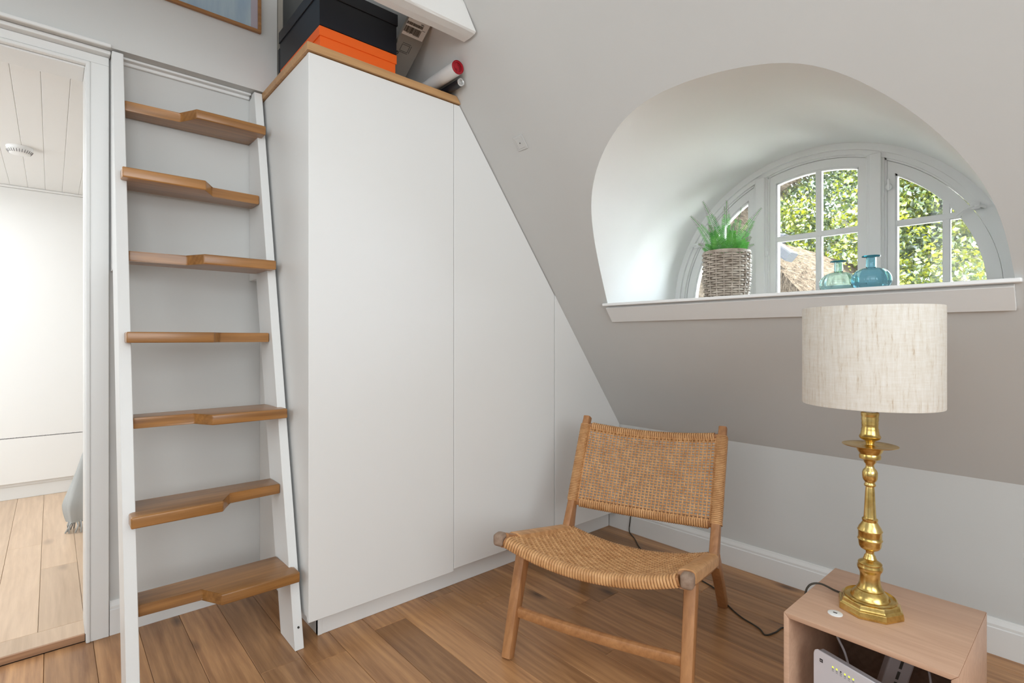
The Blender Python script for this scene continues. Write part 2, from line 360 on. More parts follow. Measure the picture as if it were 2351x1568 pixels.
vo = [bm.verts.new((sx(z), y, z)) for y, z in outer]; vi = [bm.verts.new((sx(z), y, z)) for y, z in OP]
ed = [bm.edges.new((vo[i], vo[(i + 1) % 4])) for i in range(4)] + [bm.edges.new((vi[i], vi[(i + 1) % NA])) for i in range(NA)]
bmesh.ops.triangle_fill(bm, edges=ed, use_beauty=True)
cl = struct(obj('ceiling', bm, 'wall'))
# outside skin of the roof, in thatch
b = NB()
D = Vector((0.30, 0, 0.22))
for (y0, y1, z0, z1) in ((-2.4, 0.05, 0.2, 3.0), (1.6, 3.6, 0.2, 3.0), (0.05, 1.6, 1.95, 3.0)):
    P = [(sx(z0), y0, z0), (sx(z0), y1, z0), (sx(z1), y1, z1), (sx(z1), y0, z1)]
    prism(b, [Vector(p) + D * 0.4 for p in P], D)
struct(obj('roof', b, 'thatch'))
# reveal between opening and window
b = NB(); K = 14; rings = []
for k in range(K + 1):
    t = k / K; ring = []
    for i in range(NA):
        (ya, za), (yb, zb) = OP[i], WA[i]; xa = sx(za); s = t
        e = t * t * (3 - 2 * t) * 0.5 + t * 0.5
        ring.append(b.verts.new((xa + (WX - xa) * s, ya + (yb - ya) * e, za + (zb - za) * e)))
    rings.append(ring)
for A, B in zip(rings, rings[1:]):
    for i in range(NA - 1): b.faces.new([A[i], A[i + 1], B[i + 1], B[i]])
struct(obj('trim_5', b, 'reveal', smooth='all'))
# top of wall outside round the window
b = NB()
vo = [b.verts.new((WX + 0.03, y, z)) for y, z in ((-0.3, 0.9), (1.95, 0.9), (1.95, 2.15), (-0.3, 2.15))]
vi = [b.verts.new((WX + 0.03, y, z)) for y, z in WA]
ed = [b.edges.new((vo[i], vo[(i + 1) % 4])) for i in range(4)] + [b.edges.new((vi[i], vi[(i + 1) % NA])) for i in range(NA)]
bmesh.ops.triangle_fill(b, edges=ed, use_beauty=True)
struct(obj('wall_dormer', b, 'white'))
# flat ceiling and closing walls
b = NB(); box(b, -2.1, sx(CZ) + 0.3, -2.2, 3.5, CZ, CZ + 0.05); struct(obj('ceiling', b, 'wall'))
b = NB(); box(b, -2.2, -2.1, -2.2, 2.45, -0.06, CZ); struct(obj('wall_back', b, 'wall'))
b = NB(); box(b, -2.2, XW + 0.1, -2.3, -2.2, -0.06, CZ); struct(obj('wall_front', b, 'wall'))
# loft recess behind the wardrobe top
b = NB(); box(b, 0.6, XW, 3.3, 3.4, 2.02, CZ); struct(obj('wall_loft', b, 'hall'))
b = NB(); box(b, 0.60, 0.699, 2.451, 3.3, 2.0, CZ); struct(obj('wall_loft', b, 'hall'))
b = NB(); box(b, 0.60, 1.6, 2.451, 3.4, 1.995, 2.03); struct(obj('floor_loft', b, 'board'))
# hall
b = NB(); box(b, -1.8, 1.2, 4.66, 4.74, -0.06, 2.1); struct(obj('wall_hall', b, 'hall'))
b = NB(); box(b, -1.9, -1.8, 2.45, 4.74, -0.06, 2.1); struct(obj('wall_hall', b, 'hall'))
b = NB(); box(b, 1.1, 1.2, 2.45, 4.74, -0.06, 1.99); struct(obj('wall_hall', b, 'hall'))
hc = struct(empty('ceiling_hall', (0, 0, 0)))
b = NB(); box(b, -1.8, 1.1, 2.45, 4.66, 2.026, 2.06); obj('ceiling_base', b, 'hall', hc)
for i in range(22):
    xa = -1.105 + 0.0828 * i; cx_ = xa + 0.0414
    b = NB(); box(b, -0.0412, 0.0412, -1.05, 1.05, 2.012, 2.0255, 0.0020, 1)
    o = obj('plank', b, 'hall', hc); o.location = (cx_, 3.555, 0)
b = NB(); box(b, -1.8, 1.1, 4.545, 4.6595, 1.999, 2.0115, 0.003, 2); struct(obj('trim_6', b, 'hall'))

# baseboards
def baseprof(h=0.118, d=0.016): return [(0, 0), (d, 0), (d, h - 0.03), (d - 0.003, h - 0.027), (d - 0.003, h - 0.018), (d - 0.009, h - 0.006), (d - 0.011, h), (0, h)]
b = NB(); prism(b, [(XW - a, -2.2, z + .0005) for a, z in baseprof()], (0, 2.2 + 1.836, 0)); struct(obj('baseboard_right', b, 'trim'))
b = NB(); prism(b, [(0.1545, YL - a, z + .0005) for a, z in baseprof()], (0.70 - 0.1545, 0, 0)); struct(obj('baseboard_left', b, 'trim'))

# ------------------------------------------------------------------ window
wn_ = struct(empty('window_1', (WX, WC, WZ)))
def wobj(name, bm, m, parent=wn_, **k):
    o = obj(name, bm, m, None, **k); o.parent = parent
    o.location = (0, 0, 0); o.matrix_parent_inverse = Matrix.Translation(-wn_.location); return o
def arcpts(r, a0, a1, x, n=48): return [(x, WC + r * cos(a0 + (a1 - a0) * i / n), WZ + r * sin(a0 + (a1 - a0) * i / n)) for i in range(n + 1)]
def archbar(bm, ra, rb, xa, xb, a0=0, a1=pi, n=56):
    A = [arcpts(r, a0, a1, x, n) for r, x in ((ra, xa), (rb, xa), (rb, xb), (ra, xb))]
    V = [[bm.verts.new(p) for p in q] for q in A]
    for k in range(4):
        P, Q = V[k], V[(k + 1) % 4]
        for i in range(n): bm.faces.new([P[i], P[i + 1], Q[i + 1], Q[i]])
    bm.faces.new([V[k][0] for k in range(4)]); bm.faces.new([V[k][-1] for k in reversed(range(4))])
b = NB(); archbar(b, 0.614, 0.655, WX + 0.0, WX + 0.09); archbar(b, 0.596, 0.615, WX + 0.012, WX + 0.09); archbar(b, 0.590, 0.597, WX + 0.024, WX + 0.09)
wobj('window_frame', b, 'white', smooth=True)
for cy in (1.030, 0.5905):
    b = NB(); zt_ = WZ + sqrt(0.605 ** 2 - (cy - WC) ** 2)
    box(b, WX + 0.006, WX + 0.09, cy - 0.020, cy + 0.020, WZ, zt_, 0.002, 1)
    box(b, WX + 0.016, WX + 0.088, cy - 0.028, cy + 0.028, WZ, zt_, 0.002, 1)
    box(b, WX + 0.024, WX + 0.086, cy - 0.0355, cy + 0.0355, WZ, zt_, 0.002, 1)
    wobj('mullion', b, 'white')
b = NB(); box(b, WX + 0.0, WX + 0.09, WC - 0.63, WC + 0.63, WZ + 0.001, WZ + 0.02, 0.002, 1); wobj('window_frame', b, 'white')
# casements: (y0, y1) between the mullions
HB = 1.4885
def casement(ya, yb, arched_l, arched_r, munt):
    r_o, r_i = 0.5885, 0.553; x0_, x1_ = WX + 0.028, WX + 0.062
    # outline clockwise helper: z of arc at y
    def zo(y, r): return WZ + sqrt(max(r * r - (y - WC) ** 2, 0))
    sash = NB(); st = 0.024; zb = WZ + 0.022
    n = 40
    yo0, yo1 = ya, yb
    yi0 = ya + (st if not arched_l else 0.0); yi1 = yb - (st if not arched_r else 0.0)
    if arched_l: yo0 = WC - r_o; yi0 = WC - r_i
    if arched_r: yo1 = WC + r_o; yi1 = WC + r_i
    def yz(y, r): return zb if abs(y - WC) >= sqrt(r * r - (zb - WZ) ** 2) else zo(y, r)
    def clampy(y, r):
        lim = sqrt(r * r - (zb - WZ) ** 2); return max(WC - lim, min(WC + lim, y))
    O = []; I = []
    a_o = [atan2(yz(clampy(y, r_o), r_o) - WZ, clampy(y, r_o) - WC) for y in (yo0, yo1)]
    a_i = [atan2(yz(clampy(y, r_i), r_i) - WZ, clampy(y, r_i) - WC) for y in (yi0, yi1)]
    for k in range(n + 1):
        t = k / n; ao = a_o[0] + (a_o[1] - a_o[0]) * t; ai = a_i[0] + (a_i[1] - a_i[0]) * t
        O.append((WC + r_o * cos(ao), WZ + r_o * sin(ao))); I.append((WC + r_i * cos(ai), WZ + r_i * sin(ai)))
    def strip(P, Q, xa, xb, bm):
        V = [[bm.verts.new((x, y, z)) for y, z in R] for R, x in ((P, xa), (Q, xa), (Q, xb), (P, xb))]
        for k in range(4):
            A, B = V[k], V[(k + 1) % 4]
            for i in range(len(P) - 1): bm.faces.new([A[i], A[i + 1], B[i + 1], B[i]])
        bm.faces.new([V[k][0] for k in range(4)]); bm.faces.new([V[k][-1] for k in reversed(range(4))])
    strip(O, I, x0_, x1_, sash)
    J = [(WC + (y - WC) * (r_i - 0.006) / r_i, WZ + (z - WZ) * (r_i - 0.006) / r_i) for y, z in I]
    strip(I, J, x0_ + 0.008, x1_, sash)
    def stile(p, q_):
        ys = [q_ + (p - q_) * i / 5 for i in range(6)]
        prism(sash, [(x0_ + 0.0004, p, zb), (x0_ + 0.0004, q_, zb)] + [(x0_ + 0.0004, y, zo(y, r_o) - 0.0008) for y in ys], (x1_ - x0_ - 0.0008, 0, 0))
    if not arched_l: stile(ya, ya + st); box(sash, x0_ + 0.008, x1_, ya + st, ya + st + 0.006, zb, I[0][1] - .001)
    if not arched_r: stile(yb - st, yb); box(sash, x0_ + 0.008, x1_, yb - st - 0.006, yb - st, zb, I[-1][1] - .001)
    yl, yr = min(I[0][0], I[-1][0]), max(I[0][0], I[-1][0])
    box(sash, x0_ + 0.0008, x1_ - 0.0002, yl - 0.015, yr + 0.015, WZ + 0.0205, WZ + 0.045)
    c = wobj('casement', sash, 'white', smooth=True)
    # muntins
    mb = NB(); lim = sqrt(r_i ** 2 - (HB - WZ) ** 2)
    box(mb, x0_ + 0.006, x1_ - 0.002, max(yl, WC - lim) - 0.004, min(yr, WC + lim) + 0.004, HB - 0.012, HB + 0.012, 0.003, 1)
    mo = wobj('glazing_bar', mb, 'white', c); mo.matrix_parent_inverse = Matrix()
    mb = NB(); box(mb, x0_ + 0.007, x1_ - 0.002, munt - 0.0115, munt + 0.0115, WZ + 0.045, zo(munt, r_i) + 0.004, 0.003, 1)
    mo = wobj('glazing_bar', mb, 'white', c); mo.matrix_parent_inverse = Matrix()
    # panes: four pieces of glass
    for (pa, pb) in ((yl - 0.002, munt - 0.011), (munt + 0.011, yr + 0.002)):
        for (za, zb_) in ((WZ + 0.043, HB - 0.010), (HB + 0.010, 9)):
            pts = [(pa, za), (pb, za)]
            g = NB(); ys = [pb + (pa - pb) * i / 12 for i in range(13)]
            top = [(y, min(zb_, zo(max(WC - r_i, min(WC + r_i, y)), r_i + 0.001))) for y in ys]
            if max(z for _, z in top) < za + 0.01: continue
            top = [(y, max(z, za + 0.0001)) for y, z in top]
            prism(g, [(x0_ + 0.016, y, z) for y, z in [(pa, za), (pb, za)] + top], (0.003, 0, 0))
            bmesh.ops.remove_doubles(g, verts=g.verts[:], dist=0.00005)
            wobj('pane', g, 'pane', c).matrix_parent_inverse = Matrix()
    return c
c1 = casement(1.0660, WC + 0.6, False, True, 1.22)
c2 = casement(0.6265, 0.9940, False, False, 0.799)
c3 = casement(WC - 0.6, 0.5545, True, False, 0.379)
# catches and stays
for y, z in ((0.605, 1.66), (1.006, 1.43), (0.548, 1.63), (0.548, 1.27)):
    b = NB(); bmesh.ops.create_uvsphere(b, u_segments=12, v_segments=8, radius=0.011, matrix=Matrix.Translation((WX + 0.018, y, z)) @ Matrix.Diagonal((0.8, 1, 1.2, 1)))
    box(b, WX + 0.008, WX + 0.014, y - 0.004, y + 0.004, z - 0.016, z + 0.030, 0.002, 1); wobj('window_catch', b, 'white', smooth=True)
for sgn in (-1, 1):
    a = radians(30); y, z = WC + sgn * 0.60 * cos(a), WZ + 0.60 * sin(a)
    b = NB(); box(b, WX - 0.006, WX + 0.012, y - 0.014, y + 0.014, z - 0.012, z + 0.012, 0.004, 2)
    sweep(b, [(WX - 0.004, y, z), (WX - 0.012, y - sgn * 0.03, z - 0.012), (WX - 0.006, y - sgn * 0.05, z - 0.028)], circ(0.003, 6))
    sweep(b, [(WX - 0.004, y, z), (WX - 0.016, y + sgn * 0.012, z - 0.004), (WX - 0.012, y + sgn * 0.03, z - 0.012)], circ(0.004, 6)); wobj('window_stay', b, 'white', smooth=True)
# sill board and apron
ws = struct(empty('trim_7', (1.9, WC, 1.2)))
inv = Matrix.Translation((-1.9, -WC, -1.2))
b = NB(); zs = 1.2055
P = [(1.865, 0.140, zs - 0.012), (1.865, 1.502, zs - 0.012), (sx(zs) + 0.01, 1.502, zs - 0.012), (sx(zs) + 0.012, 1.487, zs - 0.012), (WX + 0.02, 1.462, zs - 0.012), (WX + 0.02, 0.168, zs - 0.012), (sx(zs) + 0.012, 0.154, zs - 0.012), (sx(zs) + 0.01, 0.140, zs - 0.012)]
prism(b, P, (0, 0, 0.0123), bev=0.0035, seg=3)
o = obj('sill_board', b, 'white', ws); o.matrix_parent_inverse = inv
b = NB(); za, zb = 1.131, zs - 0.013; q = SN * 0.014
prism(b, [Vector((sx(za), 0.156, za)), Vector((sx(zb), 0.156, zb)), Vector((sx(zb), 0.156, zb)) + q, Vector((sx(za), 0.156, za)) + q], (0, 1.340, 0), bev=0.0012, seg=1)
o = obj('apron', b, 'trim', ws); o.matrix_parent_inverse = inv

# ------------------------------------------------------------------ wardrobe
YF = 1.775
wd = empty('wardrobe', (0.649, YF, 0)); tag(wd, 'tall white built-in wardrobe with handleless doors cut to the sloped ceiling', 'wardrobe')
WI = Matrix.Translation((-0.649, -YF, 0))
def wpart(name, bm, m, **k):
    o = obj(name, bm, m, wd, **k); o.matrix_parent_inverse = WI; return o
def doorp(bm, xa, xb, zb, zt, y0=YF, t=0.018, gap=0.006):
    zr = lambda x: (SK - x) / 0.75 - gap
    pts = [(xa, zb), (xb, zb)]
    if zr(xb) >= zt: pts += [(xb, zt), (xa, zt)]
    elif zr(xa) <= zt: pts += [(xb, zr(xb)), (xa, zr(xa))]
    else:
        xk = SK - 0.75 * (zt + gap); pts += [(xb, zr(xb)), (xk, zt), (xa, zt)]
    prism(bm, [(x, y0, z) for x, z in pts], (0, t, 0), bev=0.0012, seg=1)
b = NB(); doorp(b, 0.651, 1.2445, 0.088, 2.015); wpart('door', b, 'ward')
b = NB(); doorp(b, 1.2465, 1.8405, 0.098, 2.015); wpart('door', b, 'ward')
b = NB(); doorp(b, 1.8445, 2.357, 0.098, 2.0, gap=0.0005); wpart('filler_panel', b, 'ward')
b = NB(); prism(b, [(0.653, YF + 0.021, 0.098), (0.653, YF + 0.021, 2.0165), (0.653, 2.333, 2.0165), (0.653, 2.333, 0.098)], (0.016, 0, 0), bev=0.001, seg=1); wpart('side_panel', b, 'ward')
b = NB(); box(b, 0.705, 2.341, 1.836, 1.852, 0.0005, 0.0975, 0.0008, 1); wpart('plinth', b, 'ward')
b = NB(); box(b, 0.705, 0.721, 1.8345, 2.31, 0.0005, 0.0975, 0.0008, 1); wpart('plinth', b, 'ward')
b = NB(); box(b, 0.669, 2.34, YF + 0.021, 2.333, 0.0985, 0.116); wpart('bottom_panel', b, 'ward')
b = NB(); doorp(b, 0.669, 2.35, 0.116, 2.005, YF + 0.022, 0.010, 0.012); wpart('gap_shade_sheet', b, 'gap')  # dark sheet painting in the shade of the door gaps
# oak top board
b = NB(); z0_, z1_ = 2.0185, 2.046; prism(b, [(0.643, 1.765, z0_), (sx(z0_) - .002, 1.765, z0_), (sx(z1_) - .002, 1.765, z1_), (0.643, 1.765, z1_)], (0, 0.565, 0), bev=0.002, seg=2)
o = obj('top_board', b, 'board'); tag(o, 'oak board lying on top of the white wardrobe', 'board')

# ------------------------------------------------------------------ ladder
ld = empty('ladder_stair', (0.40, 1.80, 0)); tag(ld, 'steep white ladder stair with seven alternating oak treads', 'ladder')
LI = Matrix.Translation((-0.40, -1.80, 0))
def lp(name, bm, m, lab=None, **k):
    o = obj(name, bm, m, ld, **k); o.matrix_parent_inverse = LI
    if lab: o['label'] = lab
    return o
def yf(z): return 1.791 + 0.2306 * z
zt2 = 2.040
for xa, xb in ((0.157, 0.189), (0.612, 0.642)):
    zc = (2.333 - 0.147 - 1.791) / 0.2306
    b = NB(); prism(b, [(xa, yf(0.0005), 0.0005), (xa, yf(0.0005) + 0.147, 0.0005), (xa, 2.333, zc), (xa, 2.333, zt2 - .014), (xa, 2.299, zt2 - .014), (xa, 2.299, zt2), (xa, yf(zt2), zt2)], (xb - xa, 0, 0), bev=0.0015, seg=1)
    lp('stringer', b, 'ladder')
    b = NB(); z1 = 1.285
    prism(b, [(xa + .001, yf(z1) + 0.14, z1), (xa + .001, 2.3335, z1), (xa + .001, 2.3335, zc + 0.02), (xa + .001, yf(zc) + 0.14, zc + 0.02)], (xb - xa - .002, 0, 0), bev=0.001, seg=1)
    lp('wall_plate', b, 'ladder')
for i in range(7):
    zt_ = 0.262 + 0.269 * i; y = yf(zt_); back = min(y + 0.132, 2.332); right = (i % 2 == 0)
    fw, fn = y - 0.060, y + 0.026
    if right:
        P = [(0.190, back), (0.190, fn), (0.357, fn), (0.392, fw), (0.629, fw), (0.629, y - 0.001), (0.611, y - 0.001), (0.611, back)]
    else:
        P = [(0.190, back), (0.190, y - 0.001), (0.172, y - 0.001), (0.172, fw), (0.411, fw), (0.446, fn), (0.611, fn), (0.611, back)]
    b = NB(); prism(b, [(x - 0.4, yy - y, zt_ - 0.034) for x, yy in P], (0, 0, 0.034), bev=0.0045, seg=3)
    o = obj('tread', b, 'tread', ld, smooth=True); o.matrix_parent_inverse = LI; o.location = (0.4, y, 0)
b = NB(); bmesh.ops.create_cone(b, segments=14, radius1=0.0035, radius2=0.0035, depth=0.004, cap_ends=True, matrix=Matrix.Translation((0.628, yf(0.07) - 0.001, 0.07)) @ Matrix.Rotation(pi / 2, 4, 'X')); lp('screw', b, 'gap')

# ------------------------------------------------------------------ things on the wardrobe
ZB = 2.0465
def lidded(name, x0, x1, y0, y1, z0, z1, lidh, m, label, ov=0.004):
    o = empty(name, ((x0 + x1) / 2, (y0 + y1) / 2, z0)); tag(o, label, 'box'); iv = Matrix.Translation(-o.location)
    b = NB(); box(b, x0 + ov, x1 - ov, y0 + ov, y1 - ov, z0, z1 - 0.002, 0.001, 1); q = obj('body', b, m, o); q.matrix_parent_inverse = iv
    b = NB(); box(b, x0, x1, y0, y1, z1 - lidh, z1, 0.0012, 1); q = obj('lid', b, m, o); q.matrix_parent_inverse = iv
    return o
lidded('storage_box', 0.698, 0.998, 1.802, 2.215, ZB, 2.137, 0.034, 'orange', 'bright orange lidded cardboard box on the oak board, under the black box')
bo = lidded('storage_box', 0.6945, 1.000, 1.797, 2.225, 2.1385, 2.292, 0.044, 'black', 'black lidded cardboard box stacked on the orange box')
b = NB(); box(b, 0.7, 0.99, 2.232, 2.252, 2.047, 2.235, 0.001, 1); o = obj('document_case', b, 'black'); tag(o, 'slim black case standing behind the stacked boxes against the wall strip', 'case')
# leaning cardboard carton
A = Vector((1.099, 1.910, 2.130)); dv = Vector((0, -0.858, 0.514)); nrm = Vector((0, 0.514, 0.858)); ux = Vector((1, 0, 0))
cb = empty('cardboard_carton', (1.0, 2.20, ZB)); tag(cb, 'grey cardboard carton with barcode label leaning behind the boxes under the beam', 'carton')
CI = Matrix.Translation(-cb.location)
def cpt(u, v, w=0.0): return A + ux * u + dv * v + nrm * w       # u along width (negative left), v up the face, w depth
v0 = -(A.z - ZB - 0.002) / 0.514
b = NB(); prism(b, [cpt(0, v0), cpt(0, 0.235), cpt(-0.0975, 0.235), cpt(-0.0975, v0)], nrm * 0.016, bev=0.001, seg=1); q = obj('body', b, 'card', cb); q.matrix_parent_inverse = CI
def cquad(bm, u0, u1, v0_, v1_, w): prism(bm, [cpt(u0, v0_, w), cpt(u1, v0_, w), cpt(u1, v1_, w), cpt(u0, v1_, w)], nrm * -0.0006)
CS = 0.93
_c = cpt
def cquad(bm, u0, u1, v0_, v1_, w): u0, u1, v0_, v1_ = [max(k * CS, -0.0973) if n_ < 2 else k * CS for n_, k in enumerate((u0, u1, v0_, v1_))]; prism(bm, [cpt(u0, v0_, w), cpt(u1, v0_, w), cpt(u1, v1_, w), cpt(u0, v1_, w)], nrm * -0.0006)
b = NB(); cquad(b, -0.113, -0.008, 0.172, 0.262, -0.0001); q = obj('label_sheet', b, 'paper', cb); q.matrix_parent_inverse = CI; q['label'] = 'white shipping label'
b = NB(); rng = random.Random(3)
for (va, vb, ua, ub) in ((0.186, 0.212, -0.104, -0.030), (0.219, 0.231, -0.104, -0.032)):
    u = ua
    while u < ub:
        w_ = rng.choice((0.0006, 0.0010, 0.0016)); cquad(b, u, u + w_, va, vb, -0.0008); u += w_ + rng.choice((0.0007, 0.0009, 0.0015))
for u, v, l in ((-0.106, 0.244, 0.016), (-0.045, 0.237, 0.012), (-0.045, 0.234, 0.014), (-0.030, 0.214, 0.014), (-0.088, 0.1835, 0.006), (-0.078, 0.1835, 0.006), (-0.06, 0.1835, 0.03)): cquad(b, u, u + l, v, v + 0.0014, -0.0008)
q = obj('barcode', b, 'ink', cb); q.matrix_parent_inverse = CI; q['kind'] = 'stuff'; q['label'] = 'printed black barcode'
b = NB()
def cline(p, q_, w=0.0018):
    p, q_ = Vector(p), Vector(q_); d_ = (q_ - p).normalized() * w / 2; n_ = Vector((-d_.y, d_.x)); P = [p - d_ + n_, q_ + d_ + n_, q_ + d_ - n_, p - d_ - n_]
    prism(b, [cpt(x * CS, y * CS, -0.0002) for x, y in P], nrm * -0.0004)
I0 = [(-0.078, 0.095), (-0.040, 0.100), (-0.046, 0.128), (-0.080, 0.124)]
I0 = [(-0.081, 0.103), (-0.046, 0.103), (-0.046, 0.132), (-0.081, 0.132)]
for i in range(4): cline(I0[i], I0[(i + 1) % 4])
I1 = [(x + (0.007 if i in (1, 2) else -0.005), y + (-0.006 if i in (0, 1) else 0.007)) for i, (x, y) in enumerate(I0)]
for p, q_ in ((0, 1), (1, 2), (2, 3)): cline(Vector(I1[p]).lerp(Vector(I1[q_]), 0.12), Vector(I1[p]).lerp(Vector(I1[q_]), 0.9))
q = obj('printed_icon', b, 'ink', cb); q.matrix_parent_inverse = CI
# two printed letters, turned sideways, drawn as thin strokes
def arc2(cx_, cy_, r, a0, a1, n=9): return [(cx_ + r * cos(radians(a0 + (a1 - a0) * k / n)), cy_ + r * sin(radians(a0 + (a1 - a0) * k / n))) for k in range(n + 1)]
b = NB()
for pl in (arc2(-0.088, 0.088, 0.0070, -60, 250, 12), [(-0.088, 0.095), (-0.088, 0.081)], [(-0.094, 0.071), (-0.084, 0.071)], [(-0.094, 0.063), (-0.084, 0.063)], [(-0.094, 0.055), (-0.084, 0.055)]):
    for p, q_ in zip(pl, pl[1:]): cline(p, q_, 0.0030)
q = obj('printed_letters', b, 'ink', cb); q.matrix_parent_inverse = CI; q['kind'] = 'stuff'

def tubeobj(name, c0, ylen, r, m, label, capname, capm):
    o = empty(name, (c0[0], c0[1], c0[2] - r)); tag(o, label, 'tube'); iv = Matrix.Translation(-o.location)
    b = NB(); bmesh.ops.create_cone(b, segments=28, radius1=r, radius2=r, depth=ylen, cap_ends=True, matrix=Matrix.Translation((c0[0], c0[1] + ylen / 2 + 0.004, c0[2])) @ Matrix.Rotation(pi / 2, 4, 'X'))
    q = obj('body', b, m, o, smooth=True); q.matrix_parent_inverse = iv
    b = NB(); prof = [(r * 1.0, 0.004), (r * 1.0, 0.0), (r * 0.93, -0.002), (r * 0.88, 0.001), (r * 0.72, 0.001), (r * 0.70, 0.006), (r * 0.05, 0.006)]
    lathe(b, prof, 28, cap=True); bmesh.ops.transform(b, matrix=Matrix.Translation((c0[0], c0[1], c0[2])) @ Matrix.Rotation(-pi / 2, 4, 'X'), verts=b.verts[:])
    q = obj(capname, b, capm, o, smooth=True); q.matrix_parent_inverse = iv; return o
t1 = tubeobj('poster_tube', (1.181, 1.655, 2.098), 0.55, 0.0265, 'tube', 'white poster tube with a red end cap on the wardrobe board', 'end_cap', 'red')
t2 = tubeobj('poster_tube', (1.217, 1.685, 2.0632), 0.52, 0.0155, 'black', 'thin black poster tube with a clear end cap below the white tube', 'end_cap', 'foil')

# internal window with reflections painted on, high on the wall over the ladder
pf = empty('framed_pane', (0.3, YU, 2.277)); tag(pf, 'oak-framed internal window, pale blue sky reflection painted in, high on the wall over the ladder', 'picture'); PI_ = Matrix.Translation(-pf.location)
for (a, b_, c, d) in ((-0.15, 0.635, 2.277, 2.289), (-0.15, 0.635, 2.74, 2.752), (-0.15, -0.138, 2.289, 2.74), (0.623, 0.635, 2.289, 2.74)):
    b = NB(); box(b, a, b_, YU - 0.014, YU - 0.0005, c, d, 0.0008, 1); q = obj('frame_rail', b, 'tread', pf); q.matrix_parent_inverse = PI_
b = NB(); box(b, -0.138, 0.598, YU - 0.006, YU - 0.001, 2.289, 2.74); q = obj('print', b, 'picture', pf); q.matrix_parent_inverse = PI_
b = NB(); box(b, 0.598, 0.623, YU - 0.0062, YU - 0.001, 2.289, 2.74); box(b, 0.606, 0.608, YU - 0.0066, YU - 0.001, 2.289, 2.74); q = obj('pane_margin', b, 'picedge', pf); q.matrix_parent_inverse = PI_

# rough white beam
b = NB(); n = 44; rng = random.Random(5); rings = []
for i in range(n + 1):
    t = i / n; x = -1.9 + (1.158 + 1.9) * t; z0, z1 = 2.157, 2.33; y0, y1 = 1.512, 1.59
    j = lambda s=0.0018: rng.uniform(-s, s)
    sh = lambda z: (sx(z) - sx(z0)) * (1 if i == n else 0) - (0.015 if (i == n) else 0)
    P = [(y0, z0 + .006), (y0 + .006, z0), ((y0 + y1) / 2, z0 - .002), (y1 - .006, z0), (y1, z0 + .006), (y1, z1), (y0 + .02, z1), (y0, z1 - .04), (y0 - .003, (z0 + z1) / 2)]
    if i == n: x = 1.158
    rings.append([b.verts.new((x + (min(0, sx(z) - x - 0.002) if i >= n - 0 else 0), y + j(), z + j())) for y, z in P])
for A_, B_ in zip(rings, rings[1:]):
    for k in range(9): b.faces.new([A_[k], A_[(k + 1) % 9], B_[(k + 1) % 9], B_[k]])
b.faces.new(rings[0]); b.faces.new(list(reversed(rings[-1])))
bmo = struct(obj('beam', b, 'beam'))
b = NB(); rng = random.Random(2)
for k in range(5):
    xa = 1.058 + 0.014 * k; box(b, xa, xa + rng.uniform(0.008, 0.012), 1.5065, 1.5135, 2.262 - 0.0007 * k, 2.2640 - 0.0007 * k)
q = obj('crack', b, 'gap', bmo); q['kind'] = 'stuff'

# blank socket plate on the slope
sp = empty('socket_plate', (1.414, 1.552, 1.834)); tag(sp, 'small square white socket cover on the sloped ceiling', 'socket')
T = Vector((0.75, 0, -1)).normalized()
Rm = Matrix(((SN.x, 0, T.x, 0), (SN.y, 1, T.y, 0), (SN.z, 0, T.z, 0), (0, 0, 0, 1)))
sp.rotation_euler = Rm.to_euler()
b = NB(); box(b, 0.0002, 0.003, -0.027, 0.027, -0.029, 0.029, 0.001, 2); obj('plate', b, 'wall', sp)
b = NB(); box(b, 0.003, 0.0042, -0.019, 0.019, -0.021, 0.021, 0.0008, 1); obj('cover', b, 'wall', sp)
b = NB(); bmesh.ops.create_uvsphere(b, u_segments=10, v_segments=6, radius=0.0028, matrix=Matrix.Translation((0.0032, 0, 0))); obj('hole', b, 'ink', sp)

# ------------------------------------------------------------------ lounge chair
TH = 0.3288; ch = empty('lounge_chair', (1.216, 1.031, 0), TH); tag(ch, 'low teak lounge chair with woven rattan seat and back', 'chair')
